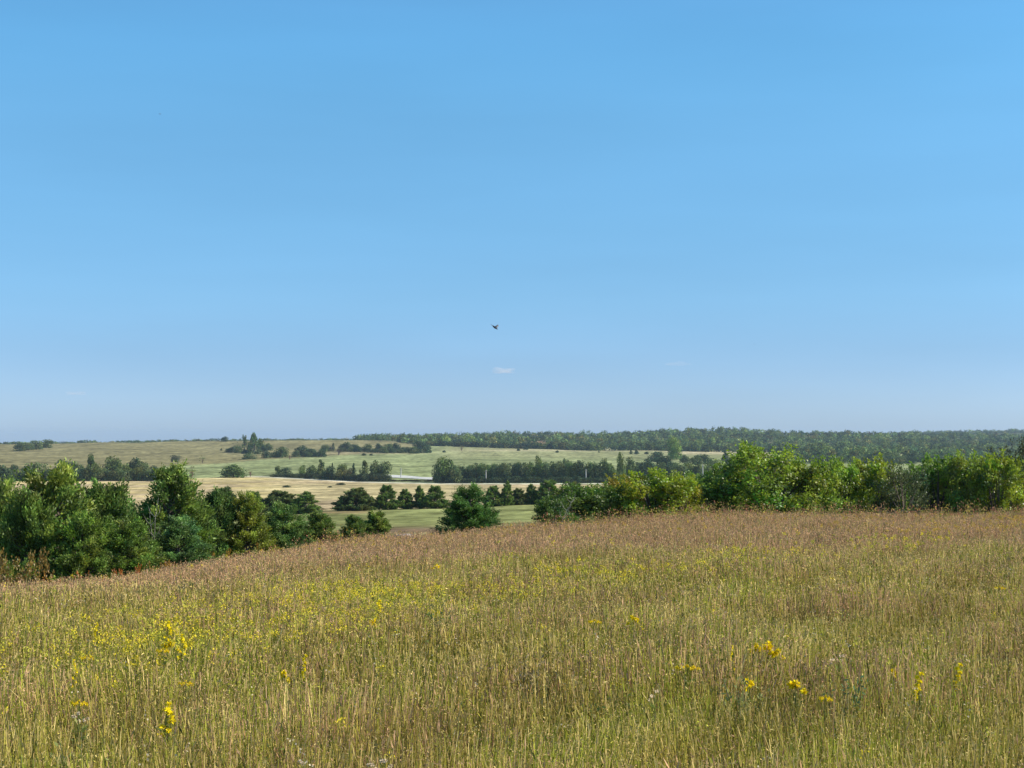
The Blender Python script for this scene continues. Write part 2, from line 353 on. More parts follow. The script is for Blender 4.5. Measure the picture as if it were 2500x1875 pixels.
def zsize(me):
    n = len(me.vertices); a = np.zeros(n * 3, dtype=np.float32); me.vertices.foreach_get('co', a); a = a.reshape(-1, 3)
    return float(np.percentile(a[:, 2], 99.9)), float(np.percentile(np.abs(a[:, 0]), 99) + np.percentile(np.abs(a[:, 1]), 99)) / 1.0

PROTO = {}
def make_proto(key, QT, leafm):
    Q, T = QT; c = Q.mesh(key + '_crown', [leafm]); t = T.mesh(key + '_trunk', [M_bark])
    PROTO[key] = (c, t) + zsize(c)
make_proto('ja', juniper(21, 3.9, 1.35, 175), M_jun)
make_proto('jb', juniper(22, 3.6, 1.15, 150), M_jun)
make_proto('jc', juniper(23, 3.8, 1.5, 190), M_jun)
make_proto('jd', juniper(24, 2.2, 0.95, 170, lsc=1.35), M_jun)
make_proto('ba', broadleaf(31, 3.6, 1.7, 52, 230, lsz=0.030), M_leaf)
make_proto('bb', broadleaf(32, 3.4, 1.4, 46, 210, lsz=0.032), M_leaf)
make_proto('bc', broadleaf(33, 3.2, 1.5, 44, 190, lsz=0.034), M_leaf)
make_proto('bd', broadleaf(34, 3.0, 1.6, 40, 130, lsz=0.028, base=(0.15, 0.18, 0.06)), M_leaf)
make_proto('be', broadleaf(35, 4.4, 2.0, 66, 230, lsz=0.026), M_leaf)
make_proto('bs', broadleaf(36, 1.8, 1.3, 30, 60, lsz=0.040, base=(0.27, 0.19, 0.045)), M_leaf)

def near_tree(kind, x, w, ytop, d, label, tint=(1, 1, 1), group=None, name=None, cat='tree', rz=None, trunk=True):
    X = (x - CX) / F * d; z = gz(X, d) - 0.03; top = -(ytop - H) / F * d
    c, t, ph, pw = PROTO[kind]; sz = (top - z) / ph; sw = (w / F * d) / pw * (1.38 if kind[0] == 'j' and x < 640 else 1.02 if kind[0] in 'jv' else 1.2)
    rz = (x * 0.37) % 6.28 if rz is None else rz
    o = empty(name or ('juniper' if kind[0] == 'j' else 'leafy_tree'), (X, d, z), rz, (sw, sw, sz)); tag(o, label, cat, group)
    a = bpy.data.objects.new('crown', c); link(a, o); a.color = (*tint, 1)
    b = bpy.data.objects.new('trunk', t); link(b, o)
    return o

GJ = 'juniper trees along the left edge of the meadow'
Y_, B_, D_ = (1.45, 1.15, 0.8), (0.85, 1.0, 1.45), (0.72, 0.75, 0.8)
near_tree('ja', 128, 235, 1140, 50, 'tallest and broadest juniper at the left, yellow green top, beside the left edge', (1.3, 1.15, .8), GJ)
near_tree('jb', 8, 130, 1172, 54, 'juniper cut by the left edge of the photo, behind the brown brambles', (1.25, 1.05, .8), GJ)
near_tree('jc', 262, 200, 1180, 52.5, 'dense juniper with bare twigs at its top, right of the tallest one at left', (1.0, 1.0, .9), GJ)
near_tree('ja', 417, 190, 1138, 56, 'tall pointed juniper with a narrow tip rising against the tan field', (1.05, 1.0, .8), GJ, rz=2.0)
near_tree('jb', 432, 140, 1262, 52, 'low blue green juniper standing in front of the tall pointed juniper', (0.9, 1.0, 1.25), GJ)
near_tree('jc', 70, 150, 1200, 49, 'dense juniper filling the front between the left edge and the tallest juniper', (1.1, 1.05, .85), GJ)
near_tree('jb', 205, 140, 1250, 49, 'low bright green juniper at the front right foot of the tallest one', (1.2, 1.12, .8), GJ)
near_tree('jc', 318, 150, 1268, 50, 'low wide juniper in front, left of the low blue green juniper', (1.1, 1.08, .8), GJ)
near_tree('jc', 535, 120, 1195, 60, 'dark round topped juniper just right of the tall pointed juniper', (.8, .85, .9), GJ)
near_tree('jb', 603, 110, 1203, 60, 'yellow green juniper between the dark round one and the blue green cone', (1.5, 1.15, .7), GJ)
near_tree('ja', 695, 160, 1228, 62, 'blue green cone shaped juniper in front of the first dark valley junipers', (.95, 1.02, 1.1), GJ)
near_tree('jd', 780, 120, 1250, 64, 'small spreading juniper with upswept branches right of the blue green cone', (1.15, 1.05, 1), GJ)
near_tree('jd', 865, 92, 1258, 67, 'left of the pair of small spiky junipers on the green slope', (1.05, 1, 1), GJ)
near_tree('jd', 915, 105, 1248, 68, 'right of the pair of small spiky junipers on the green slope', (1.2, 1.08, .9), GJ, rz=1.1)
near_tree('ja', 1147, 155, 1184, 69, 'lone dark green juniper standing apart at the centre of the meadow edge', (.75, .95, .9))
GT = 'leafy trees in the thicket behind the meadow'
YG = (1.35, 1.12, .7)
T = [('bc', 1345, 90, 1212, 68, (.65, .72, .8), 'low dark bush with grey twigs at the left end of the thicket'),
 ('bb', 1398, 125, 1180, 70, (.7, .8, .8), 'dark green tree second from the left end of the thicket'),
 ('bc', 1468, 120, 1178, 71, (.9, .95, .7), 'mid green round bush left of the orange tinged tree'),
 ('ba', 1528, 115, 1158, 73, (2.0, 1.2, .5), 'orange tinged tree on the left half of the thicket'),
 ('bb', 1600, 145, 1144, 71, (1.75, 1.5, .6), 'yellow green broad tree right of the orange tinged one'),
 ('ba', 1662, 115, 1150, 72, (1.9, 1.45, .5), 'tree with golden yellow top leaves right of the yellow green broad tree'),
 ('ba', 1722, 145, 1150, 74, (.85, .95, .8), 'low dark tree in the dip left of the tallest thicket tree'),
 ('bb', 1785, 110, 1128, 76, (.95, 1.0, .8), 'mid green tree leaning against the left side of the tallest thicket tree'),
 ('be', 1872, 225, 1080, 74, (1.5, 1.38, .8), 'tallest round crowned tree of the thicket, bright green'),
 ('bb', 1978, 120, 1120, 74, (1.35, 1.3, .85), 'bright green tree just right of the tallest thicket tree'),
 ('ba', 2052, 125, 1114, 75, (1.4, 1.35, .75), 'fresh green tree second right of the tallest thicket tree'),
 ('bc', 2132, 125, 1110, 76, (1.8, 1.4, .6), 'tree with a yellow green crest midway along the right part of the thicket'),
 ('bd', 2205, 120, 1130, 74, (.75, .85, .9), 'grey green loose tree in the right part of the thicket'),
 ('bb', 2285, 140, 1110, 76, (1.0, 1.12, .8), 'deep green tree right of the grey green loose one'),
 ('ba', 2362, 130, 1100, 75, (1.45, 1.35, .8), 'bright green tree left of the yellow topped one near the right edge'),
 ('bc', 2435, 120, 1101, 74, (1.7, 1.4, .6), 'yellow topped tree beside the dark tree at the right edge'),
 ('bd', 2515, 150, 1062, 77, (.55, .5, .6), 'tall dark brownish tree cut by the right edge of the photo')]
for k, x, w, yt, d, ti, lb in T: near_tree(k, x, w, yt, d, lb, tuple(v * .86 for v in ti), GT)
# second row standing behind the first (seen through its gaps)
GB = 'trees of the hidden second row of the thicket'
for i, (x, w, yt, d) in enumerate([(1430, 110, 1190, 77), (1500, 100, 1185, 78), (1570, 110, 1172, 79), (1635, 110, 1180, 79), (1700, 160, 1152, 78), (1738, 140, 1150, 79), (1750, 100, 1165, 82), (1790, 120, 1150, 80), (1825, 120, 1130, 82), (1900, 140, 1120, 81), (1870, 120, 1150, 79),
        (1930, 110, 1140, 81), (2015, 120, 1140, 82), (2092, 110, 1140, 81), (2165, 120, 1150, 81), (2245, 110, 1140, 82), (2325, 120, 1130, 82), (2400, 110, 1130, 81), (2475, 120, 1120, 83),
        (2600, 140, 1090, 80), (2690, 140, 1110, 78), (2780, 160, 1100, 82)]):
    near_tree(['bb', 'bc', 'ba'][i % 3], x, w, yt, d, 'dark green tree filling the gaps behind the front trees of the thicket', (.7, .78, .75), GB)
for i, (x, w, yt, d) in enumerate([(-90, 180, 1160, 55), (-220, 180, 1150, 58), (65, 120, 1215, 58), (200, 130, 1225, 60), (345, 110, 1230, 61), (480, 100, 1245, 60)]):
    near_tree(['jb', 'jc', 'ja'][i % 3], x, w, yt, d, 'dark juniper half hidden behind the front row at the left edge of the meadow', (.75, .85, .85), 'hidden junipers behind the left front row')
# brambles and shrubs at the meadow rim
near_tree('bs', 40, 150, 1320, 43, 'brown and yellow green bush in the lower left corner of the juniper row', (1.0, .9, .8), None, 'bush', 'bush')
near_tree('bs', 5, 110, 1392, 40, 'purple brown nearly bare bush at the left edge, lowest of all', (.75, .55, .7), None, 'bush', 'bush')
for i, (x, w, yt, d, lb) in enumerate([
    (130, 90, 1408, 43, 'rusty low bush under the tallest left juniper'), (225, 90, 1394, 46, 'rusty low bush under the juniper with bare twigs'),
    (320, 80, 1378, 48, 'rusty low bush left of the low blue green juniper'), (400, 90, 1366, 49, 'olive and rust low bush at the foot of the low blue green juniper'),
    (540, 70, 1340, 56, 'yellow olive low bush at the foot of the dark round topped juniper'), (650, 60, 1325, 60, 'small olive bush at the foot of the blue green cone juniper')]):
    near_tree('bs', x, w, yt, d, lb, (1.7, .85, .7) if i < 3 else (1.4, 1.1, .6), 'low bushes under the junipers', 'bush', 'bush')
# dead branches
def dead(x, y0, y1, d, lean, label, seed):
    r = rs(seed); Q = Quads(); X = (x - CX) / F * d; z = gz(X, d); h = -(y1 - H) / F * d - z
    p = [np.zeros(3)]; 
    for i in range(6): p.append(p[-1] + np.array([lean * h / 6 + r.normal(0, .04), r.normal(0, .04), h / 6]))
    tube(Q, p, np.linspace(.018, .005, 7), (1, 1, 1), 5)
    for i in range(2, 6):
        for s in (-1, 1): tube(Q, [p[i], p[i] + [s * .15, r.normal(0, .05), .15], p[i] + [s * .24 + r.normal(0, .05), 0, .4]], [.01, .007, .003], (1, 1, 1), 4)
    o = link(bpy.data.objects.new('dead_branch', Q.mesh('dead_branch', [M_dead]))); o.location = (X, d, z); tag(o, label, 'branch')
dead(395, 1400, 1240, 54.2, -0.16, 'pale dead branch leaning left between the two left junipers', 1)
dead(372, 1400, 1215, 54.0, 0.10, 'pale forked dead branch beside the tall pointed juniper', 2)
dead(1350, 1272, 1208, 66.5, 0.5, 'grey dead branch leaning over the low dark bush', 4)

# ------------------------------------------------------------------ valley junipers (about 340 m away)
make_proto('va', juniper(41, 4.8, 2.1, 130, lsc=1.8), M_jun); make_proto('vb', juniper(42, 4.6, 1.9, 120, lsc=1.8), M_jun); make_proto('vc', juniper(43, 4.6, 3.2, 190, lsc=2.2, base=(0.125, 0.17, 0.05)), M_jun)
GV = 'dark junipers in the valley row'
for k, x, w, yt, yb, lb, nm in [
  ('vc', 690, 118, 1198, 1254, 'widest rounded dark tree at the left of the valley row', 'leafy_tree'),
  ('vb', 746, 76, 1200, 1253, 'dark juniper touching the right side of the widest valley tree', 'juniper'),
  ('vb', 624, 52, 1200, 1250, 'pointed dark juniper left of the widest valley tree', 'juniper'),
  ('vc', 545, 95, 1190, 1256, 'round dark valley tree seen behind the dark round topped juniper', 'leafy_tree'),
  ('vc', 868, 100, 1191, 1246, 'broad domed dark juniper with reddish weeds at its foot', 'juniper'),
  ('va', 944, 58, 1184, 1244, 'dark green juniper right of the broad domed one', 'juniper'),
  ('vb', 990, 48, 1194, 1242, 'small olive juniper in the middle of the valley row', 'juniper'),
  ('vb', 1025, 36, 1186, 1241, 'slim pointed brownish juniper in the valley row', 'juniper'),
  ('va', 1062, 62, 1186, 1241, 'double tipped juniper left of the lone central juniper', 'juniper'),
  ('va', 1205, 50, 1186, 1236, 'valley juniper just right of the lone central juniper', 'juniper'),
  ('vb', 1238, 34, 1174, 1234, 'slim dark valley juniper with the tallest tip right of the centre', 'juniper'),
  ('vc', 1268, 50, 1192, 1232, 'small round valley tree left of the thicket', 'leafy_tree'),
  ('vb', 1298, 42, 1182, 1231, 'narrow valley juniper beside the left end of the thicket', 'juniper'),
  ('va', 1340, 70, 1172, 1231, 'large valley juniper rising behind the left end of the thicket', 'juniper'),
  ('vc', 1395, 70, 1176, 1232, 'round valley tree behind the dark green left thicket', 'leafy_tree')]:
    d = solve(x, yb, 200, 520); near_tree(k, x, w, yt, d, lb, (1.1, 1.05, 1.0) if nm == 'juniper' else (1.05, .98, .95), GV, nm)
for x, w, yt, yb, lb in [(830, 22, 1237, 1246, 'tiny dark shrub at the end of the green slope'), (783, 26, 1238, 1247, 'small olive shrub left of the domed valley juniper'), (963, 16, 1232, 1243, 'tiny shrub under the valley row')]:
    near_tree('bs', x, w, yt, solve(x, yb, 200, 520), lb, (.6, .8, .9), None, 'bush', 'bush')

# ------------------------------------------------------------------ distant single trees
FM = {}
for key, kind, s in (('r1', 'round', 51), ('r2', 'round', 52), ('r3', 'round', 53), ('r4', 'round', 58), ('c1', 'cone', 54), ('c2', 'cone', 55), ('t1', 'tall', 56), ('b1', 'bare', 57)):
    FM[key] = fartree(s, kind).mesh('distant_' + kind, [M_far])
def far_tree(key, x, w, yt, yb, label, group=None, tint=(1, 1, 1), d=None, name=None, cat='tree'):
    d = d or solve(x, yb, 600, 2290); X = (x - CX) / F * d; z = gz(X, d); h = -(yt - H) / F * d - z
    nm = name or {'r': 'leafy_tree', 'c': 'pointed_tree', 't': 'tall_tree', 'b': 'sparse_tree'}[key[0]]
    o = link(bpy.data.objects.new(nm, FM[key])); o.location = (X, d, z - 0.02 * h)
    s = w / F * d; o.scale = (s * 1.18, s * 1.18, h * 1.04); o.rotation_euler = (0, 0, (x * 1.7) % 6.28); o.color = (*tint, 1)
    tag(o, label, cat, group); return o
DK = (.62, .70, .95); OL = (1.15, 1.0, .85); GR = (1.15, 1.1, 1.25); BR = (1.5, .95, 1.1); LT = (1.45, 1.35, 1.1)
G = 'trees of the left belt at the foot of the hill'
for a in [('r1', 10, 64, 1133, 1178, 'tree cut by the left edge in the belt below the hill', G, DK), ('r2', 36, 22, 1134, 1162, 'small round tree right of the one cut by the left edge', G, DK),
 ('r3', 85, 58, 1127, 1168, 'broad dark tree behind the tallest left juniper', G), ('r2', 150, 36, 1122, 1172, 'round topped dark tree left of the grey domed tree in the left belt', G, DK),
 ('r1', 188, 52, 1124, 1173, 'grey green domed tree in the middle of the left belt', G, GR), ('t1', 221, 26, 1112, 1172, 'thin topped tree rising from the left belt', G),
 ('r4', 238, 34, 1128, 1174, 'light green bushy tree low in the left belt', G, LT), ('r2', 272, 46, 1114, 1173, 'tallest tree of the left belt', G), ('r3', 301, 38, 1128, 1173, 'light grey green tree right of the tallest in the left belt', G, LT),
 ('r1', 326, 46, 1115, 1172, 'dark topped tree near the right end of the left belt', G, DK), ('r4', 352, 42, 1124, 1173, 'greyish tree second from the right end of the left belt', G, GR),
 ('r2', 380, 28, 1137, 1172, 'small dark tree at the right end of the left belt', G, DK),
 ('b1', 470, 66, 1137, 1168, 'pale scraggly tree beside the tip of the pointed juniper', None, LT), ('r1', 571, 68, 1132, 1166, 'dome shaped green tree standing alone above the tan field', None, (1, 1.1, .9)),
 ('b1', 612, 20, 1145, 1164, 'greyish bare shrub right of the lone dome shaped tree', None, BR),
 ('r4', 429, 24, 1110, 1128, 'purplish grey small tree alone on the left hill', None, (1.2, .95, 1.5)), ('b1', 496, 26, 1111, 1131, 'sparse small tree alone on the left hill', None, LT)]: far_tree(*a)
for i, x in enumerate(list(range(-8, 395, 15))):
    far_tree(['r1', 'r3', 'r4', 'r2'][i % 4], x, 34, 1146 + 5 * math.sin(i * 2.1), 1174, 'low green scrub tree filling the foot of the left belt', 'scrub trees filling the left belt', [(1, 1, 1), GR, DK, OL][i % 4])
G = 'trees of the middle belt beside the gravel road'
for a in [('r2', 680, 16, 1137, 1161, 'narrow tree at the left end of the middle belt', G), ('r3', 698, 26, 1139, 1162, 'small round tree second from the left of the middle belt', G, DK),
 ('r4', 738, 20, 1134, 1163, 'light green tree standing apart in the middle belt', G, LT), ('r1', 763, 36, 1134, 1168, 'round tree at the left shoulder of the middle belt', G),
 ('c1', 784, 34, 1119, 1169, 'pointed tallest tree of the middle belt', G), ('r2', 803, 34, 1138, 1171, 'low round tree right of the tallest in the middle belt', G, DK), ('c2', 812, 9, 1128, 1170, 'very narrow cone tree poking out of the middle belt', G, DK),
 ('r3', 834, 36, 1131, 1172, 'brownish round tree in the middle of the middle belt', G, OL), ('r4', 852, 22, 1142, 1173, 'low brown tree in the middle belt', G, BR), ('c1', 864, 17, 1128, 1173, 'small cone tree right of the brown one', G, DK),
 ('c2', 890, 30, 1122, 1174, 'pointed tree left of the two grey green ones', G), ('r1', 914, 30, 1121, 1175, 'tall grey green tree of the middle belt', G, GR), ('r2', 936, 44, 1127, 1175, 'broad grey green tree at the right end of the middle belt', G, GR)]: far_tree(*a)
for i, x in enumerate(range(672, 950, 13)):
    yb = np.interp(x, [660, 760, 900, 960], [1163, 1168.5, 1175.5, 1176]); far_tree(['r1', 'r3', 'r4'][i % 3], x, 24, yb - np.interp(x, [670, 760, 940], [7, 15, 20]), yb, 'low dark shrub of the hedge under the middle belt', 'hedge shrubs under the middle belt', (.75, .7, .95), name='hedge_shrub', cat='shrub')
for i, x in enumerate((962, 985, 1003, 1020, 1044, 1062)): far_tree('r4', x, 26, 1170.5, 1175, 'low dark bank shrub in front of the gravel road', 'bank shrubs before the gravel road', (.7, .5, .7), name='bank_shrub', cat='shrub')
G = 'trees of the right belt behind the pale track'
for a in [('r2', 1085, 50, 1117, 1178, 'big round crowned tree at the left end of the right belt', G, (1, 1.1, .8)), ('r3', 1066, 22, 1130, 1176, 'dark lobe tree left of the big round crowned one', G, DK), ('r1', 1112, 34, 1133, 1179, 'grey tree right of the big round crowned one', G, GR),
 ('r4', 1316, 22, 1110, 1176, 'pale round topped tree rising highest in the middle of the right belt', G, LT), ('r1', 1378, 24, 1116, 1177, 'taller tree left of the second white pole', G, GR), ('r2', 1472, 26, 1120, 1177, 'tree with a dark cap left of the tall narrow one', G),
 ('r4', 1516, 24, 1102, 1176, 'tall narrow light green tree at the right end of the right belt', G, LT), ('b1', 1140, 20, 1128, 1178, 'tree with sparse spreading top above the right belt', G, GR)]: far_tree(*a)
r = rs(5)
for i, x in enumerate(list(range(1075, 1500, 15)) + list(range(1085, 1500, 30))):
    yt = np.interp(x, [1075, 1130, 1200, 1260, 1380, 1450, 1500], [1140, 1133, 1127, 1126, 1126, 1128, 1134]) + r.uniform(-3, 5); back = i > 28
    far_tree(['r1', 'r3', 'r4', 'r2'][i % 4], x + r.uniform(-3, 3), r.uniform(24, 36), yt, 1174 if back else 1178, 'grey green tree merging into the long even right belt', 'merging trees of the right belt', [(1, 1, 1), GR, DK, (1, 1.1, .9)][r.randint(4)])
for i, x in enumerate(range(1072, 1500, 17)): far_tree('r3', x, 24, 1164 + r.uniform(-4, 3), 1179, 'low dark undergrowth bush along the foot of the right belt', 'undergrowth bushes of the right belt', (.6, .65, .85), name='bush', cat='bush')
G = 'trees scattered between the right belt and the wooded hills'
for a in [('r2', 1535, 28, 1116, 1172, 'light tree right of the tall narrow one', G, GR), ('r1', 1575, 42, 1118, 1168, 'dark green tree behind the orange tinged thicket tree', G, DK), ('r3', 1602, 46, 1101, 1128, 'round dark tree on the slope above the orange tinged thicket', G, DK),
 ('r4', 1620, 44, 1112, 1140, 'dark tree left below the tall bright green poplar', G, DK), ('r2', 1647, 36, 1066, 1122, 'tall bright green tree standing out before the wooded hills', G, (1.7, 1.8, 1.2)), ('r2', 1643, 28, 1098, 1118, 'dark bush tree at the foot of the tall bright green one', G, DK),
 ('r1', 1672, 28, 1109, 1130, 'grey green bush right of the foot of the tall bright one', G, GR), ('r3', 1648, 28, 1127, 1155, 'round tree below the tall bright green one', G), ('r4', 1682, 44, 1128, 1160, 'broad light topped tree left of the third white pole', G, LT),
 ('r1', 1697, 32, 1111, 1135, 'round tree above the third white pole', G), ('r2', 1718, 42, 1109, 1133, 'wide dark tree on the tan strip', G, DK), ('r3', 1745, 46, 1117, 1168, 'large grey green tree left of the tallest thicket tree', G, GR),
 ('c1', 1770, 28, 1100, 1128, 'dark cone tree left of the top of the tallest thicket tree', G, DK), ('r4', 1724, 32, 1130, 1170, 'light bushy tree right of the third white pole', G, LT), ('r1', 1790, 40, 1110, 1140, 'low tree touching the tallest thicket tree at left', G),
 ('r2', 1965, 24, 1103, 1122, 'dark round tree right of the tallest thicket tree', G, DK), ('r3', 2047, 22, 1105, 1124, 'dark low tree at the middle of the right tan strip', G, DK), ('r4', 2112, 26, 1107, 1126, 'dark tree at the right part of the tan strip', G, DK)]: far_tree(*a)
for i, x in enumerate([1545, 1560, 1590, 1612, 1632, 1660, 1700, 1760] + list(range(1935, 2420, 17))):
    yt = (r.uniform(1126, 1136) if x < 1800 else r.uniform(1108, 1114)); far_tree(['r1', 'r4', 'r3'][i % 3], x, r.uniform(26, 38), yt, yt + (34 if x < 1800 else 20), 'dull green tree lost in the low woods beyond the thicket', 'merged low woods beyond the thicket', [(1, 1, 1), DK, GR][i % 3])
G = 'trees in the row crossing the middle of the hill'
for a in [('c1', 541, 8, 1094, 1100, 'tiny dark bush left of the hill row', G, DK), ('r3', 557, 18, 1094, 1104, 'low dark bush at the left end of the hill row', G, DK), ('b1', 575, 22, 1080, 1103, 'thin sparse tree at the left of the hill row', G), ('b1', 589, 16, 1077, 1104, 'thin leaning tree left of the tallest hill tree', G),
 ('t1', 597, 16, 1065, 1105, 'slender tall tree left of the tallest hill tree', G, GR), ('t1', 622, 26, 1060, 1108, 'tallest spiky topped tree of the hill row', G, (1, 1.2, 1.2)), ('r2', 612, 24, 1078, 1108, 'round tree at the foot of the tallest hill tree', G), ('r4', 637, 22, 1070, 1102, 'light green tree right of the tallest hill tree', G, LT),
 ('r1', 656, 26, 1081, 1100, 'grey tree behind the gap of the hill row', G, GR), ('r3', 610, 38, 1106, 1121, 'low grey clump in front of the tallest hill tree', G, GR), ('r2', 651, 24, 1102, 1118, 'small dark round tree in front of the gap', G, DK), ('r4', 687, 36, 1090, 1117, 'square topped grey green tree of the hill row', G),
 ('b1', 708, 20, 1108, 1122, 'brown bare shrub in the hill row', G, BR), ('r1', 737, 42, 1086, 1115, 'broad dark domed tree of the hill row', G, DK), ('r3', 762, 34, 1094, 1115, 'dark tree right of the broad domed hill tree', G, DK), ('r4', 786, 24, 1093, 1116, 'dark tree with a gap below it in the hill row', G, DK),
 ('r2', 803, 28, 1090, 1102, 'low purplish clump behind the hill row', G, (.9, .7, 1.2)), ('c2', 814, 11, 1081, 1101, 'narrow cone tree of the upper hill row', G, DK), ('b1', 827, 32, 1090, 1111, 'purplish brown bare tree in front of the upper hill row', G, (1.3, .9, 1.3)), ('r1', 843, 34, 1078, 1102, 'dark blue green tree of the upper hill row', G, DK),
 ('r3', 866, 22, 1083, 1102, 'small dark round tree of the upper hill row', G, DK), ('r4', 880, 24, 1090, 1103, 'low dark clump between two hill trees', G, DK), ('r2', 896, 24, 1084, 1103, 'round olive topped tree of the upper hill row', G), ('r1', 926, 24, 1081, 1104, 'round tree at the left of the paired hill crowns', G, DK),
 ('r3', 948, 28, 1082, 1105, 'left of the paired round crowns on the hill', G), ('r4', 966, 28, 1081, 1105, 'right of the paired round crowns on the hill', G, DK), ('r2', 994, 26, 1091, 1105, 'low tree before the large dark end tree', G, DK), ('r1', 1026, 42, 1072, 1106, 'large dark tree at the right end of the hill row', G, DK), ('r3', 1044, 22, 1084, 1106, 'small tree against the large dark end tree', G, DK),
 ('b1', 1128, 14, 1082, 1104, 'single bare tree at the edge of the wooded hills', None, BR)]: far_tree(*a)
for i, (x, yb) in enumerate([(566, 1104), (582, 1106), (600, 1108), (630, 1109), (645, 1103), (668, 1117), (676, 1117), (722, 1116), (748, 1116), (755, 1116), (773, 1116), (795, 1103), (833, 1103), (856, 1103), (873, 1104), (905, 1105), (914, 1105), (937, 1106), (956, 1106), (977, 1106), (985, 1106), (1008, 1107), (1016, 1107)]):
    far_tree(['r1', 'r3', 'r4', 'r2'][i % 4], x, 22, yb - 14 - 4 * math.sin(i * 1.9), yb, 'low dark scrub tree joining the crowns of the hill row', 'scrub trees joining the hill row', [DK, (1, 1, 1), DK, GR][i % 4])
for a in [('r1', 49, 30, 1079, 1101, 'dark leftmost tree of the clump high on the left hill'), ('r4', 71, 28, 1080, 1099, 'light gap tree in the clump high on the left hill', None, GR), ('r3', 90, 34, 1074, 1097, 'central grey tree of the clump high on the left hill', None, GR), ('r2', 113, 34, 1073, 1094, 'rightmost tree of the clump high on the left hill')]: far_tree(*a)
for x, w, yt, yb, lb in [(1084, 9, 1099, 1105, 'dark dot of a shrub right of the hill row'), (889, 12, 1106, 1112, 'dark shrub below the upper hill row'), (906, 9, 1107, 1112, 'smaller dark shrub below the upper hill row'), (1266, 9, 1094, 1101, 'dark shrub left on the straw field edge'), (1283, 14, 1092, 1098, 'wider shrub on the straw field edge'),
   (1360, 9, 1099, 1105, 'round dark shrub in the middle of the olive field'), (1462, 5, 1098, 1105, 'thin upright shrub in the olive field'), (1540, 11, 1097, 1109, 'dark pointed shrub left of a pair in the straw field'), (1554, 16, 1097, 1109, 'dark pointed shrub right of a pair in the straw field'), (1578, 12, 1102, 1109, 'brown low shrub beside the pair'),
   (832, 24, 1178, 1184, 'low olive bush in the tan field'), (806, 12, 1186, 1190, 'small dark bush in the tan field'), (700, 22, 1184, 1190, 'flat olive bush at the left of the tan field')]:
    far_tree('c1' if 'pointed' in lb or 'upright' in lb else 'r1', x, w, yt, yb, lb, 'small shrubs dotted over the fields', DK, name='field_shrub', cat='shrub', d=None if yb < 1150 else solve(x, yb, 400, 850))
# trees on the skyline
for a in [('r1', 548, 18, 1065, 1078, 'dark dome of a tree on the left skyline', None, DK, 2280), ('r2', 983, 18, 1058, 1078, 'left dark tree of the group breaking the skyline', None, DK, 2650), ('r3', 996, 20, 1059, 1078, 'right dark tree of the group breaking the skyline', None, DK, 2660), ('b1', 984, 12, 1055, 1078, 'thin top sticking out of the skyline group', None, DK, 2600)]: far_tree(*a)

# ------------------------------------------------------------------ wooded hills: one uncountable mass
r = rs(77); base = []
for s, k in ((61, 'round'), (62, 'round'), (63, 'round'), (64, 'cone')):
    V, c, _ = fartree(s, k).arrays(); big = rs(s).choice(np.arange(len(V) // 12, len(V)), 120, replace=False)
    v = V[big]; cen = v.mean(1, keepdims=True); base.append((cen + (v - cen) * 2.1, c[big]))
Vs, Cs = [], []
def plant(P, hs, ws, tints):    # crowns merged into the one woodland mesh
    for (x, y), h, w, t in zip(P, hs, ws, tints):
        v, c = base[r.randint(4)]; z = terrain(x, y) - 0.04 * h; a = r.uniform(0, 6.28); ca, sa = math.cos(a), math.sin(a)
        o = np.empty_like(v); o[..., 0] = (v[..., 0] * ca - v[..., 1] * sa) * w + x; o[..., 1] = (v[..., 0] * sa + v[..., 1] * ca) * w + y; o[..., 2] = v[..., 2] * h + z
        Vs.append(o.astype(np.float32)); Cs.append(c * t)
def woods(n, x0, x1, f0, f1, hk=1.0):
    x = r.uniform(x0, x1, n); d0 = np.array([f0(v) for v in x]); d1 = np.array([f1(v) for v in x]); d = d0 + (d1 - d0) * r.rand(n) ** 1.15
    X = (x - CX) / F * d; P = np.stack([X, d], 1)
    keep = np.ones(n, bool)
    scr = H - terrain(X, d) / d * F
    keep &= ~(((x - 1315) / 38) ** 2 + ((scr - 1084) / 7) ** 2 < 1)
    P = P[keep]; n = len(P); h = r.uniform(7, 14, n) * hk; w = r.uniform(9, 22, n) * (d[keep] / 2500) ** .3
    lf = sines(P[:, 0], P[:, 1], 300, 71); h = h * (1 + .15 * lf); b = r.rand(n); t = (1 + .22 * lf[:, None]) * np.array([1.0, 1.04, .98]) * np.ones((n, 3)) * r.uniform(0.5, 1.55, (n, 1)); t *= np.where((b < 0.25)[:, None], [1.25, 1.15, .9], 1); t *= np.where((b > 0.8)[:, None], [.7, .75, 1.0], 1); t *= np.where(((b > 0.5) & (b < 0.56))[:, None], [1.5, 1.0, .9], 1)
    plant(P, h, w, t)
edge = lambda x: np.interp(x, [850, 900, 1040, 1200, 1400, 1600, 1900, 2200, 3300], [2500, 2450, 2130, 2080, 2040, 2020, 2010, 2020, 2000])
woods(2600, 870, 3100, edge, lambda x: 3250)
woods(500, 1040, 3100, edge, lambda x: edge(x) + 25)                # closed front edge
woods(420, 860, 3100, lambda x: 3080, lambda x: 3200)               # crest
woods(900, -900, 1050, lambda x: 2900, lambda x: 3300, .62)             # thin line beyond the left hill crest
woods(900, 2180, 3300, lambda x: 4700, lambda x: 5300)
woods(500, 1900, 3100, lambda x: 1500, lambda x: 1800)
V = np.concatenate(Vs); c = np.concatenate(Cs); n = len(V)
me = raw_mesh('wooded_hills', V.reshape(-1, 3), np.full(n, 4), np.arange(4 * n), [M_far], c.reshape(-1, 3))
o = link(bpy.data.objects.new('woodland', me)); o.color = (1, 1, 1, 1); tag(o, 'far wooded hills of merged green tree crowns on the horizon', 'woods', kind='stuff'); del V, c, Vs, Cs

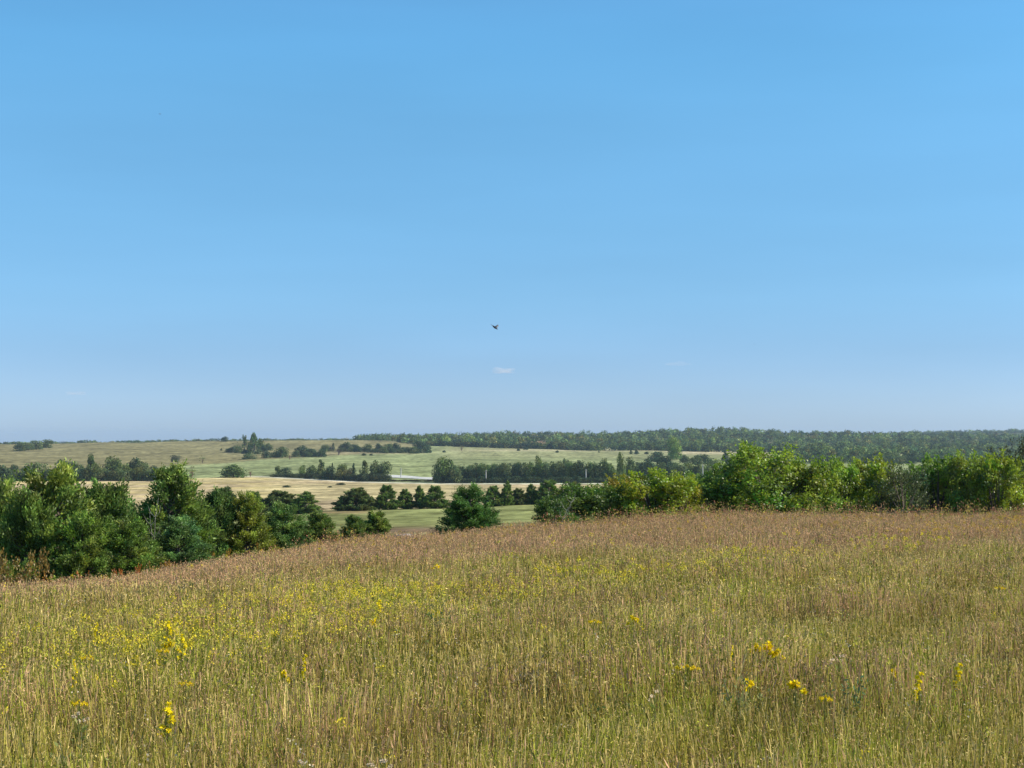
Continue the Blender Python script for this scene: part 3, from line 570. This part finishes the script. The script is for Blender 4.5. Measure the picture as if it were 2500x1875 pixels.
# ------------------------------------------------------------------ utility poles
def pole(x, yt, yb, label, first=[None]):
    d = solve(x, yb, 780, 1100); X = (x - CX) / F * d; z = gz(X, d); h = -(yt - H) / F * d - z
    if first[0] is None:
        P = Quads(); tube(P, [[0, 0, -.3], [0, 0, 3.5], [0, 0, 7.4]], [.34, .30, .24], (1, 1, 1), 10)
        X_ = Quads(); tube(X_, [[-.9, -.25, 6.75], [.9, -.25, 6.75]], [.05, .05], (1, 1, 1), 6)
        I = Quads()
        for s in (-.95, -.35, .35, .95): tube(I, [[s, -.2, 6.83], [s, -.2, 7.05]], [.05, .03], (1, 1, 1), 6)
        first[0] = [P.mesh('pole_shaft', [M_pole]), X_.mesh('crossarm', [M_bark]), I.mesh('insulators', [M_metal])]
    o = empty('utility_pole', (X, d - 6, z), 0, (1, 1, h / 7.4)); tag(o, label, 'pole', 'pale utility poles along the tree belts')
    for nm, m in zip(('shaft', 'crossarm', 'insulators'), first[0]): link(bpy.data.objects.new(nm, m), o)
pole(981, 1142, 1166, 'leftmost pale pole, standing in the gap by the gravel road')
pole(1187, 1147, 1178, 'pale pole against the left part of the right tree belt')
pole(1429, 1145, 1178, 'pale pole against the right part of the right tree belt')
pole(1712, 1133, 1176, 'pale pole standing just left of the tallest thicket tree')

# ------------------------------------------------------------------ stones by the meadow rim
def rock(x, y, d, w, h, label, seed):
    r = rs(seed); n, m = 14, 8; V = []
    for j in range(m + 1):
        for i in range(n):
            th = PI * j / m; ph = 2 * PI * i / n; v = np.array([math.sin(th) * math.cos(ph), math.sin(th) * math.sin(ph), math.cos(th)])
            k = 1 + 0.18 * math.sin(3 * v[0] + seed) + 0.15 * math.sin(5 * v[1] + 2 * seed) + 0.1 * math.sin(7 * v[2] + v[0] * 4); V.append(v * k * [w / 2, w / 2.5, h])
    idx = []
    for j in range(m):
        for i in range(n): idx += [j * n + i, (j + 1) * n + i, (j + 1) * n + (i + 1) % n, j * n + (i + 1) % n]
    me = raw_mesh('rock', np.array(V), np.full(len(idx) // 4, 4), idx, [M_rock], None, None, True)
    o = link(bpy.data.objects.new('rock', me)); X = (x - CX) / F * d; o.location = (X, d, -(y - H) / F * d); tag(o, label, 'rock', 'pale rocks at the meadow rim')
rock(985, 1308, 66, .95, .08, 'flat pale rock left of the lone central juniper', 1)
rock(812, 1322, 65, .25, .08, 'small white stone below the small spreading juniper', 2)
rock(830, 1324, 65, .3, .07, 'small grey stone right of the white one', 3)

# ------------------------------------------------------------------ meadow
r = rs(100); Q = Quads()
def scatter(n, y0, y1, margin=1.25):
    y = np.sqrt(r.uniform(y0 ** 2, y1 ** 2, n)); x = r.uniform(-.345, .345, n) * margin * y
    return x, y
RUST = np.array([0.53, 0.31, 0.15]); OLV = np.array([0.51, 0.40, 0.085]); GRN = np.array([0.36, 0.38, 0.045]); STR = np.array([0.72, 0.54, 0.20]); PINK = np.array([0.56, 0.345, 0.20]); DKG = np.array([0.13, 0.16, 0.03])
def band(x, y):  # goldenrod drift
    c = 27.7 + 1.5 * x; return np.exp(-((y - c + sines(x, y, 8, 9) * 1.2) / 2.5) ** 2)
def rustw(x, y):
    return np.clip(sstep(33, 42, y + sines(x, y, 12, 8) * 2.5 + 1.8 * np.maximum(-x - 4.5, 0) - np.clip(x, 0, 10) * .3), 0, 1)
def ramp3(w, a, b): return a[None] * (1 - w[:, None]) + b[None] * w[:, None]
def stems(n, y0, y1, wid, hsc=1.0, segs=3, head=0.6):
    x, y = scatter(n, y0, y1); z = terrain(x, y)
    pt = sines(x, y, 4.5, 1); pt2 = sines(x, y, 1.4, 2); pt3 = sines(x, y, 3.2, 4)
    rw = rustw(x, y)
    h = (0.80 + 0.05 * pt + 0.05 * pt2) * r.uniform(0.72, 1.12, n) * hsc * (1 - 0.08 * rw)
    az = r.uniform(0, 6.28, n); wind = sines(x, y, 2.6, 6)
    lean = np.abs(r.normal(0, 1, n)) * np.where(r.rand(n) < .10 + .05 * sines(x, y, 3.5, 31), .42, .10) ; dx = np.cos(az) * lean + 0.06 * wind; dy = np.sin(az) * lean
    b = r.uniform(0.0, 0.22, n) * r.choice([-1, 1], n)
    col = ramp3(np.clip(0.5 + 0.35 * pt3 + r.normal(0, .25, n), 0, 1), OLV, GRN)
    col = np.where((r.rand(n) < 0.24 + 0.1 * pt2)[:, None], STR, col)
    col = np.where((r.rand(n) < np.clip(0.14 + 0.16 * pt + 0.55 * rw, 0, 1))[:, None], ramp3(r.rand(n), RUST, PINK), col)
    col = np.where((r.rand(n) < 0.14)[:, None], DKG, col) * r.uniform(0.4, 1.3, (n, 1)) * (1 + .10 * pt3 + .12 * pt2)[:, None]
    hc = np.where((r.rand(n) < np.clip(0.25 + 0.2 * pt + 0.5 * rw, 0, 1))[:, None], ramp3(r.rand(n), RUST, PINK) * 1.05, STR * 0.8) * r.uniform(.75, 1.25, (n, 1))
    hc = np.where((r.rand(n) < 0.35 * (1 - rw))[:, None], col, hc)
    sa = r.uniform(0, PI, n); S = np.stack([np.cos(sa), np.sin(sa), np.zeros(n)], 1) * (wid / 2) * r.uniform(.6, 1.4, (n, 1))
    def pt_(t): return np.stack([x + dx * h * t + b * h * t * t * np.cos(sa + 1), y + dy * h * t + b * h * t * t * np.sin(sa + 1), z + h * t * (1 - 0.10 * np.abs(b) * t)], 1)
    ts = np.linspace(0.0, 1, segs + 1); ws = 1 - 0.55 * ts ** 1.5
    for i in range(segs):
        p, q_ = pt_(ts[i]), pt_(ts[i + 1]); Q.add(np.stack([p - S * ws[i], p + S * ws[i], q_ + S * ws[i + 1], q_ - S * ws[i + 1]], 1), col)
    k = r.rand(n) < head; nk = int(k.sum()); tip = pt_(0.93)[k]; tip2 = pt_(1.0)[k]
    D = norm(tip2 - tip) + r.normal(0, .12, (nk, 3)); ln = r.uniform(.07, .15, nk); hk = hc[k]; pl = r.rand(nk) < .35
    Q.add(leaves(tip[pl], D[pl], ln[pl], r.uniform(.8, 1.5, nk)[pl] * wid * 1.2, r), hk[pl])
    op = ~pl; no = int(op.sum()); m = 5                                        # open branching panicles
    P = np.repeat(tip2[op], m, 0) + r.normal(0, 1, (no * m, 3)) * [.028, .028, .05]; Q.add(leaves(P, r.normal(0, 1, (no * m, 3)) + [0, 0, .3], r.uniform(1.6, 4.2, no * m) * wid, r.uniform(.7, 1.3, no * m) * wid, r), np.repeat(hk[op], m, 0) * r.uniform(.75, 1.3, (no * m, 1)))
stems(40000, 7, 15, .0085, 1.0, 3, .4)
stems(55000, 15, 25, .0115, 1.0, 2, .5)
stems(75000, 25, 42, .015, 1.0, 2, .7)
stems(85000, 42, 72, .018, 1.0, 1, .95)
# arching leaf blades
def blades(n, y0, y1, wid):
    x, y = scatter(n, y0, y1); z = terrain(x, y); rw = rustw(x, y); az = r.uniform(0, 6.28, n); h = r.uniform(.25, .72, n); out_ = r.uniform(.1, .34, n)
    dirv = np.stack([np.cos(az), np.sin(az), np.zeros(n)], 1); P0 = np.stack([x, y, z + h * .25], 1); P1 = P0 + dirv * out_[:, None] * .5; P1[:, 2] = z + h; P2 = P0 + dirv * out_[:, None] * 1.3; P2[:, 2] = z + h * r.uniform(.6, 1.05, n)
    S = np.stack([-np.sin(az), np.cos(az), np.zeros(n)], 1) * wid / 2
    c = ramp3(np.clip(r.rand(n) * .8 + .1 * sines(x, y, 4, 4), 0, 1), GRN * 1.05, STR * .8) * r.uniform(.75, 1.25, (n, 1)); c = np.where((r.rand(n) < rw * .6 + .08)[:, None], RUST * .85, c)
    Q.add(np.stack([P0 - S, P0 + S, P1 + S * .8, P1 - S * .8], 1), c); Q.add(np.stack([P1 - S * .8, P1 + S * .8, P2 + S * .1, P2 - S * .1], 1), c)
blades(26000, 7, 18, .009); blades(24000, 18, 34, .013); blades(20000, 34, 70, .022)
me = Q.mesh('prairie_grass', [M_grass]); tag(link(bpy.data.objects.new('prairie_grass', me)), 'tall olive and rusty prairie grass covering the whole meadow', 'grass', kind='stuff'); del Q

# leafy forbs among the grass (dark green and grey green patches)
Q = Quads(); nf = 2600; x, y = scatter(nf, 8, 62); z = terrain(x, y); s = sines(x, y, 5, 15)
for i in range(nf):
    if s[i] < r.uniform(-1.2, 0.6): continue
    m = 34 if y[i] < 24 else 16; hh = r.uniform(.45, .8); w = r.uniform(.05, .16); u = r.rand(m)
    P = np.stack([x[i] + r.normal(0, w, m) * (.4 + u), y[i] + r.normal(0, w, m) * (.4 + u), z[i] + hh * (.35 + .65 * u)], 1)
    cc = [np.array([.13, .19, .05]), np.array([.22, .27, .07]), np.array([.22, .23, .10]), np.array([.34, .28, .17])][r.choice(4, p=[.45, .3, .17, .08])]
    Q.add(leaves(P, r.normal(0, .7, (m, 3)) + [0, 0, .5], r.uniform(.03, .075, m), r.uniform(.012, .026, m), r), cc * r.uniform(.7, 1.3, (m, 1)))
tag(link(bpy.data.objects.new('meadow_herbs', Q.mesh('meadow_herbs', [M_grass]))), 'small leafy green herbs mixed through the meadow grass', 'herbs', kind='stuff')

# taller weeds where the meadow meets the trees
Q = Quads(); nf = 2600; x = r.uniform(-24, 30, nf); yc = np.interp(x, [-24, -15, -11, -8, -4, 0, 30], [44, 46, 55, 61, 64, 66, 67]); y = yc + r.normal(0, 1.6, nf); z = terrain(x, y)
kp = (x > 1) | (x < -6); sp = sines(x, y, 3.5, 41)
for i in np.nonzero(kp)[0]:
    m = 12; hh = r.uniform(.75, 1.25) + .12 * sp[i]; w = r.uniform(.05, .14); u = r.rand(m)
    P = np.stack([x[i] + r.normal(0, w, m), y[i] + r.normal(0, w, m), z[i] + hh * (.4 + .6 * u)], 1)
    c_ = [np.array([.50, .22, .12]), np.array([.36, .33, .08]), np.array([.62, .46, .10]), np.array([.42, .24, .13]), np.array([.20, .26, .06])][r.choice(5, p=[.2, .25, .15, .25, .15])]
    Q.add(leaves(P, r.normal(0, .7, (m, 3)) + [0, 0, .5], r.uniform(.05, .11, m), r.uniform(.025, .05, m), r), c_ * r.uniform(.7, 1.3, (m, 1)))
    Q.add(leaves(np.array([[x[i], y[i], z[i]]]), np.array([[r.normal(0, .1), 0, 1.]]), hh, .016, r), np.array([.32, .25, .12]))
tag(link(bpy.data.objects.new('edge_weeds', Q.mesh('edge_weeds', [M_grass]))), 'rusty and olive tall weeds where the meadow meets the trees', 'weeds', kind='stuff')

# goldenrod drift and scattered small blossoms
Q = Quads(); nf = 42000; x, y = scatter(nf, 11, 66); w = band(x, y) * np.interp(x, [-7, -5.5, -4, -1, 3, 8], [.05, .4, 2.2, 1.0, .5, .2]) * .8 + .006 + .02 * sstep(.6, 1.5, sines(x, y, 5, 21)) + .012 * (y > 50); k = r.rand(nf) < w; x, y = x[k], y[k]; z = terrain(x, y); nf = len(x); zs = r.uniform(.72, .9, nf)
for i in range(nf):
    m = 16; a = r.uniform(0, 6.28); u = r.rand(m); L_ = r.uniform(.07, .16)
    cc = np.array([.76, .60, .05]) if r.rand() < .5 else np.array([.54, .50, .07])
    if y[i] > 46: cc = np.array([.60, .40, .07])
    P = np.stack([x[i] + np.cos(a) * L_ * u + r.normal(0, .02, m), y[i] + np.sin(a) * L_ * u + r.normal(0, .02, m), z[i] + zs[i] + .07 * np.sin(u * 3) + r.normal(0, .015, m)], 1)
    sz = .02 if y[i] < 30 else .028
    Q.add(leaves(P, r.normal(0, 1, (m, 3)), sz * 1.4, sz, r), cc * r.uniform(.75, 1.25, (m, 1)))
    Q.add(leaves(np.array([[x[i], y[i], z[i]]]), np.array([[0.02, 0, 1.]]), zs[i], .01, r), np.array([.22, .25, .06]))
    m = 6; P = np.stack([x[i] + r.normal(0, .04, m), y[i] + r.normal(0, .04, m), z[i] + r.uniform(.3, .7, m)], 1); Q.add(leaves(P, r.normal(0, .7, (m, 3)) + [0, 0, .5], .07, .018, r), np.array([.24, .27, .05]))
tag(link(bpy.data.objects.new('goldenrod_drift', Q.mesh('goldenrod_drift', [M_flower]))), 'yellow drift of small goldenrod blossoms running across the meadow', 'flowers', kind='stuff')
Q = Quads(); nf = 420; x, y = scatter(nf, 9, 45); z = terrain(x, y)
for i in range(nf):
    m = 5; P = np.array([x[i], y[i], z[i] + .84]) + r.normal(0, .035, (m, 3)); Q.add(leaves(P, r.normal(0, 1, (m, 3)), .022, .02, r), np.array([.75, .62, .42]) * r.uniform(.7, 1.1))
tag(link(bpy.data.objects.new('white_blossoms', Q.mesh('white_blossoms', [M_flower]))), 'tiny whitish blossoms sprinkled through the meadow grass', 'flowers', kind='stuff')

# single tall flower plants
def plume_proto(seed, kind):
    r = rs(seed); S = Quads(); P_ = Quads(); Lf = Quads()
    tube(S, [[0, 0, 0], [.01, .01, .4], [.0, .02, .8], [.01, .02, 1.0]], [.006, .005, .004, .002], (.25, .27, .08), 5)
    m = 26; u = r.uniform(.15, .8, m); a = r.uniform(0, 6.28, m); Lf.add(leaves(np.stack([np.zeros(m), np.zeros(m), u], 1), np.stack([np.cos(a), np.sin(a), np.full(m, .7)], 1), .09, .018, r), np.array([.2, .26, .06]) * r.uniform(.8, 1.2, (m, 1)))
    if kind == 'plume': heads = [(r.normal(0, .02), r.normal(0, .02), .78 + .035 * i, .026) for i in range(8)]; c = (.92, .74, .02)
    elif kind == 'cluster': heads = [(r.normal(0, .06), r.normal(0, .04), .86 + r.uniform(-.05, .1), .038) for i in range(7)]; c = (.95, .74, .02)
    elif kind == 'flat': heads = [(x_, r.normal(0, .02), .88 + r.normal(0, .028), .022) for x_ in np.linspace(-.07, .07, 7)]; c = (.92, .70, .03)
    else: heads = [(r.normal(0, .05), r.normal(0, .04), .9 + r.normal(0, .03), .018) for i in range(7)]; c = (.85, .68, .46)
    for hx, hy, hz, hr in heads:
        m = 16; a = np.linspace(0, 6.28, m, endpoint=False); tl = r.normal(0, .5, 3)
        D = np.stack([np.cos(a), r.normal(0, .5, m), np.sin(a)], 1) + tl * .3
        P_.add(leaves(np.tile([hx, hy, hz], (m, 1)), D, hr, hr * .55, r), np.array(c) * r.uniform(.85, 1.15, (m, 1)))
        tube(S, [[.01, .02, .7], [hx, hy, hz]], [.002, .0015], (.25, .27, .08), 3)
    return S.mesh('stem', [M_grass]), Lf.mesh('leaves', [M_grass]), P_.mesh('petals', [M_flower])
FP = {k: plume_proto(s, k) for s, k in ((1, 'plume'), (2, 'cluster'), (3, 'flat'), (4, 'white'))}
def dist_for(x, y, top=.9):
    ys = np.linspace(9, 62, 400); a = (x - CX) / F; sc = H - (terrain(a * ys, ys) + top) / ys * F; return float(ys[int(np.argmin(np.abs(sc - y)))])
for k, x, y, s, lb in [
 ('plume', 107, 1535, 1.5, 'tall double yellow flower plume near the left edge below the junipers'), ('cluster', 45, 1555, 1.3, 'bright yellow flower head left of the tall double plume'), ('flat', 8, 1560, 1.1, 'yellow flower cut by the left edge'),
 ('plume', 223, 1505, 1.0, 'thin upright yellow plume highest up at the left of the meadow'), ('plume', 240, 1540, 1.0, 'short yellow plume between the thin one and the forked one'), ('cluster', 264, 1583, 1.3, 'forked yellow flower plant in the left of the meadow'),
 ('flat', 217, 1594, 1.0, 'small yellow blossom just left of the forked yellow plant'), ('plume', 118, 1615, 1.4, 'triple yellow plume below the tall double plume'), ('cluster', 48, 1630, .9, 'pale yellow flower low at the left edge'), ('plume', 188, 1632, .9, 'small leaning yellow plume left of centre of the left meadow'),
 ('plume', 415, 1538, 1.4, 'narrow bright yellow plume at the lower edge of the goldenrod drift'), ('cluster', 418, 1562, 1.3, 'yellow cluster right below the narrow bright plume'), ('flat', 402, 1577, .9, 'small yellow blossom left under the yellow cluster'), ('plume', 450, 1572, 1.5, 'slanting yellow plume right of the yellow cluster'),
 ('plume', 415, 1742, 1.7, 'brightest yellow plume standing alone low in the left foreground'), ('flat', 458, 1655, .9, 'dull yellow flat blossom above the lone bright plume'), ('flat', 200, 1700, .9, 'dull yellow flat blossom low at the left'),
 ('plume', 925, 1482, 1.3, 'lemon yellow plume under the middle of the goldenrod drift'), ('cluster', 909, 1510, 1.0, 'orange yellow head below the lemon yellow plume'), ('plume', 745, 1620, .8, 'dull yellow plume low left of centre'), ('cluster', 700, 1635, .7, 'faint yellow head left of the dull plume'),
 ('cluster', 1862, 1567, 1.7, 'largest golden flower cluster in the right foreground'), ('cluster', 1888, 1583, 1.1, 'orange flower cluster touching the largest golden one at right'), ('cluster', 1842, 1572, .8, 'small yellow cluster touching the largest golden one at left'), ('flat', 1674, 1617, 1.6, 'flat wide orange yellow flower head left of the largest golden cluster'),
 ('plume', 1785, 1597, .7, 'thin yellow plume between the flat wide head and the golden cluster'), ('cluster', 1830, 1656, .8, 'small yellow flower beside the grey leaved plant'), ('flat', 1450, 1508, 1.1, 'greenish yellow flat blossom in the centre right meadow'), ('cluster', 1546, 1503, 1.0, 'yellow orange blossom right of the greenish flat one'),
 ('cluster', 1942, 1660, 1.2, 'ragged yellow flower below the largest golden cluster'), ('plume', 2235, 1667, 1.3, 'yellow plume in the lower right meadow'), ('plume', 2332, 1642, 1.2, 'yellow plume furthest right in the foreground'), ('cluster', 2172, 1625, .8, 'single small yellow head in the right meadow'),
 ('flat', 2010, 1692, .8, 'faint orange blossom low in the right meadow'), ('flat', 2435, 1428, 1.2, 'yellow flat blossom far up at the right edge'), ('cluster', 1062, 1378, 1.6, 'orange yellow bloom on the rusty far part of the meadow'),
 ('white', 2040, 1603, 1.3, 'spray of small white flowers in the right meadow'), ('white', 2345, 1603, 1.2, 'white flower spray above the rightmost yellow plume'), ('white', 203, 1742, 1.0, 'flat white blossom low at the left'), ('white', 738, 1862, 1.4, 'white flower head at the bottom left of centre'),
 ('white', 935, 1855, 1.2, 'cluster of tiny white dots at the bottom'), ('plume', 1590, 1690, .01, ''), ('white', 1592, 1690, .9, 'lone tall pale lilac flower spike at the lower right of centre')]:
    if not lb: continue
    d = dist_for(x, y); X = (x - CX) / F * d; o = empty('flower_plant', (X, d, gz(X, d)), (x * .91) % 6.28 if k != 'flat' else .3, (s, s, .97)); tag(o, lb, 'flower', 'single flower plants in the meadow')
    for nm, m_ in zip(('stem', 'leaves', 'petals'), FP[k]): link(bpy.data.objects.new(nm, m_), o)
# grey leaved plants
def leafplant(x, y, c, label, seed, w=.2):
    r = rs(seed); S = Quads(); Lq = Quads(); 
    for i in range(7):
        a = r.uniform(0, 6.28); e = np.array([math.cos(a) * w, math.sin(a) * w, r.uniform(.72, .92)]); tube(S, [[0, 0, 0], e * [.4, .4, .6], e], [.006, .005, .003], (.2, .2, .12), 4)
        m = 22; u = r.uniform(.5, 1.05, m); Lq.add(leaves(e * u[:, None] * [1, 1, 1] + r.normal(0, .02, (m, 3)), r.normal(0, .7, (m, 3)) + [0, 0, .6], .055, .022, r), np.array(c) * r.uniform(.7, 1.3, (m, 1)))
    d = dist_for(x, y); X = (x - CX) / F * d; o = empty('leafy_herb', (X, d, gz(X, d))); tag(o, label, 'plant'); link(bpy.data.objects.new('stems', S.mesh('stems', [M_grass])), o); link(bpy.data.objects.new('leaves', Lq.mesh('leaves', [M_grass])), o)
leafplant(1812, 1655, (.33, .34, .12), 'grey green broad leaved plant under the largest golden flower', 1)
leafplant(210, 1800, (.27, .29, .09), 'grey green leafy plant low in the left foreground', 2)
leafplant(1300, 1618, (.40, .30, .16), 'greyish brown weed in the middle of the meadow', 3, .15)
leafplant(2060, 1660, (.13, .21, .09), 'dark green leafy plant left of the lower right yellow plume', 4, .15)
leafplant(1075, 1495, (.10, .16, .06), 'dark green leafy plant under the goldenrod drift', 5, .15)

# ------------------------------------------------------------------ birds
def bird(x, y, d, span, roll, yaw, label, seed):
    X = (x - CX) / F * d; Z = -(y - H) / F * d
    o = empty('bird', (X, d, Z)); o.rotation_euler = (0.1, roll, yaw); tag(o, label, 'bird')
    # body: lofted along local x
    st = [(-.5, .01, .01), (-.38, .05, .05), (-.25, .10, .10), (0, .13, .14), (.2, .11, .12), (.32, .075, .085), (.4, .085, .09), (.47, .06, .06), (.52, .02, .02), (.58, .004, .004)]
    V = []; k = 10; B = .55 * span
    for sx_, ry, rz_ in st:
        for j in range(k): t = 2 * PI * j / k; V.append((sx_ * B, ry * B * math.cos(t), rz_ * B * math.sin(t) + (.02 * B if sx_ > .3 else 0)))
    idx = []; 
    for i in range(len(st) - 1):
        for j in range(k): idx += [i * k + j, i * k + (j + 1) % k, (i + 1) * k + (j + 1) % k, (i + 1) * k + j]
    link(bpy.data.objects.new('body', raw_mesh('bird_body', np.array(V), np.full(len(idx) // 4, 4), idx, [M_bird], None, None, True)), o)
    tv = np.array([(-.45, -.03, .0), (-.45, .03, .0), (-.75, .09, .0), (-.68, 0, 0), (-.75, -.09, .0)]) * B; tv2 = tv - [0, 0, .012 * B]; V = np.concatenate([tv, tv2])
    link(bpy.data.objects.new('tail', raw_mesh('bird_tail', V, [5, 5, 4, 4, 4, 4, 4], [0, 1, 2, 3, 4, 9, 8, 7, 6, 5, 0, 5, 6, 1, 1, 6, 7, 2, 2, 7, 8, 3, 3, 8, 9, 4, 4, 9, 5, 0], [M_bird])), o)
    for s in (-1, 1):
        le = [(.20, .08, .05), (.26, .3, .22), (.12, .6, .30), (-.18, .92, .34)]; te = [(-.16, .08, .04), (-.12, .3, .20), (-.14, .55, .28), (-.22, .90, .335)]
        V = []
        for a, b in zip(le, te):
            for p, dz in ((a, 0), (b, 0), (b, -.012), (a, -.018)): V.append((p[0] * B, s * p[1] * B, (p[2] + dz) * B))
        idx = []
        for i in range(3):
            for j in range(4): idx += [i * 4 + j, i * 4 + (j + 1) % 4, (i + 1) * 4 + (j + 1) % 4, (i + 1) * 4 + j]
        idx += [0, 3, 2, 1, 12, 13, 14, 15]
        link(bpy.data.objects.new('wing', raw_mesh('bird_wing', np.array(V), np.full(len(idx) // 4, 4), idx, [M_bird])), o)
bird(1208, 799, 38, .32, 0.6, -0.45, 'dark bird flying low over the centre of the horizon', 1)
bird(386, 274, 120, .26, -0.5, 1.0, 'tiny bird high in the upper left sky', 2)
bird(1842, 840, 160, .22, 0.1, 0.6, 'faint tiny bird low in the right sky', 3)

# ------------------------------------------------------------------ clouds, far away and outside the haze
def cloud(x, y, w, h, d, seed, label, dens):
    r = rs(seed); bmx = []; X = (x - CX) / F * d; Z = -(y - H) / F * d; W = w / F * d; Hh = h / F * d
    V = []; idx = []; n, m = 20, 12
    for j in range(m + 1):
        for i in range(n):
            th = PI * j / m; ph = 2 * PI * i / n; v = np.array([math.sin(th) * math.cos(ph), math.sin(th) * math.sin(ph), math.cos(th)])
            k = 1 + .28 * math.sin(4.3 * v[0] + seed) * math.cos(3 * v[2]) + .16 * math.sin(9 * v[0] + 5 * v[1] + 1) ; zz = v[2] * k; zz = zz if zz > 0 else zz * .35
            V.append((v[0] * k * W / 2, v[1] * k * W / 3, zz * Hh * .8))
    for j in range(m):
        for i in range(n): idx += [j * n + i, (j + 1) * n + i, (j + 1) * n + (i + 1) % n, j * n + (i + 1) % n]
    mt = mat('cloud_vapour'); N = mt.node_tree.nodes; L = mt.node_tree.links; out = N.new('ShaderNodeOutputMaterial'); pv = N.new('ShaderNodeVolumePrincipled')
    pv.inputs['Color'].default_value = (1, .97, .97, 1); pv.inputs['Density'].default_value = dens / W; pv.inputs['Anisotropy'].default_value = .0; L.new(pv.outputs[0], out.inputs['Volume'])
    o = link(bpy.data.objects.new('cloud', raw_mesh('cloud', np.array(V), np.full(len(idx) // 4, 4), idx, [mt], None, None, True))); o.location = (X, d, Z); tag(o, label, 'cloud')
cloud(1230, 908, 64, 14, 16000, 1, 'small pale pinkish cloud low over the centre of the horizon', .9)
cloud(183, 962, 60, 8, 16000, 2, 'faint flat cloud low in the left sky', .45)
cloud(1650, 890, 70, 9, 16000, 3, 'barely visible flat cloud low in the right sky', .25)

# ------------------------------------------------------------------ haze
import os
me = bpy.data.meshes.new('haze'); x0, x1, y0, y1, z0, z1 = -14500, 14500, -75, 8600, float(Zg.min()) - 1, 16.0
v = [(a, b, c_) for a in (x0, x1) for b in (y0, y1) for c_ in (z0, z1)]
me.from_pydata(v, [], [(0, 1, 3, 2), (4, 6, 7, 5), (0, 4, 5, 1), (2, 3, 7, 6), (0, 2, 6, 4), (1, 5, 7, 3)])
mh = mat('haze_air'); N = mh.node_tree.nodes; L = mh.node_tree.links; out = N.new('ShaderNodeOutputMaterial'); pv = N.new('ShaderNodeVolumePrincipled')
pv.inputs['Color'].default_value = (0.62, 0.78, 1.0, 1); pv.inputs['Density'].default_value = 5e-5; pv.inputs['Anisotropy'].default_value = .2
L.new(pv.outputs[0], out.inputs['Volume']); me.materials.append(mh)
if not os.environ.get('NOHAZE'): tag(link(bpy.data.objects.new('haze', me)), 'thin bluish air haze over the far country', 'haze', kind='stuff')

# ------------------------------------------------------------------ light, sky, camera
SUN_EL, SUN_AZ = math.radians(35), math.radians(92)      # azimuth clockwise from the view direction (+Y)
sd = bpy.data.lights.new('sun', 'SUN'); sd.energy = 5.0; sd.angle = math.radians(.53); sd.color = (1, .93, .80)
so = bpy.data.objects.new('sun', sd); C.objects.link(so)
dv = (math.sin(SUN_AZ) * math.cos(SUN_EL), math.cos(SUN_AZ) * math.cos(SUN_EL), math.sin(SUN_EL))
import mathutils
so.rotation_euler = mathutils.Vector(dv).to_track_quat('Z', 'Y').to_euler(); so.location = (60, 20, 60)
wd = bpy.data.worlds.new('World'); bpy.context.scene.world = wd; wd.use_nodes = True; N = wd.node_tree.nodes; L = wd.node_tree.links
bg = N['Background']; sk = N.new('ShaderNodeTexSky'); sk.sky_type = 'NISHITA'; sk.sun_disc = False; sk.sun_elevation = SUN_EL; sk.sun_rotation = SUN_AZ
sk.air_density = 1.0; sk.dust_density = 0.6; sk.ozone_density = 2.0; sk.altitude = 300
tc = N.new('ShaderNodeTexCoord'); sp = N.new('ShaderNodeSeparateXYZ'); L.new(tc.outputs['Generated'], sp.inputs[0])
cr = N.new('ShaderNodeValToRGB'); L.new(sp.outputs['Z'], cr.inputs[0]); E = cr.color_ramp.elements; cr.color_ramp.interpolation = 'B_SPLINE'
SKY = [(0.0, .61, .86, 1.50), (.043, .45, .645, 1.08), (.085, .475, .735, 1.03), (.134, .49, .80, 1.03), (.206, .56, .96, 1.12), (.274, .53, 1.09, 1.28), (.7, .75, .95, 1.1)]   # clear dry air: less yellow low down
while len(E) < len(SKY): E.new(0.5)
for e, (p_, a, b, c_) in zip(E, SKY): e.position = p_; e.color = (a / 1.6, b / 1.6, c_ / 1.6, 1)
vm = N.new('ShaderNodeVectorMath'); vm.operation = 'MULTIPLY'; L.new(sk.outputs[0], vm.inputs[0]); L.new(cr.outputs[0], vm.inputs[1])
vs = N.new('ShaderNodeVectorMath'); vs.operation = 'SCALE'; vs.inputs['Scale'].default_value = 1.6
mpw = N.new('ShaderNodeMapping'); mpw.inputs['Scale'].default_value = (2.2, 2.2, 16); L.new(tc.outputs['Generated'], mpw.inputs['Vector'])
nw = N.new('ShaderNodeTexNoise'); nw.inputs['Scale'].default_value = 1.5; nw.inputs['Detail'].default_value = 5; L.new(mpw.outputs[0], nw.inputs['Vector'])
rw_ = N.new('ShaderNodeMapRange'); rw_.inputs[1].default_value = .3; rw_.inputs[2].default_value = .75; rw_.inputs[3].default_value = 1.55; rw_.inputs[4].default_value = 1.67; L.new(nw.outputs['Fac'], rw_.inputs[0]); L.new(rw_.outputs[0], vs.inputs['Scale'])
L.new(vm.outputs[0], vs.inputs[0])
L.new(vs.outputs[0], bg.inputs[0]); bg.inputs[1].default_value = 0.12

cd = bpy.data.cameras.new('camera'); co = bpy.data.objects.new('camera', cd); C.objects.link(co)
cd.sensor_width = 36; cd.lens = 36 * F / 2500; cd.clip_start = .1; cd.clip_end = 60000
co.location = (0, 0, 0); co.rotation_euler = (PI / 2 + math.atan((H - CY) / F), 0, 0)
sc = bpy.context.scene; sc.camera = co
sc.view_settings.view_transform = 'Standard'; sc.view_settings.look = 'None'; sc.view_settings.exposure = 0.3; sc.view_settings.gamma = 1.0
sc.cycles.max_bounces = 6; sc.cycles.diffuse_bounces = 3; sc.cycles.transmission_bounces = 3; sc.cycles.volume_bounces = 1; sc.cycles.transparent_max_bounces = 8
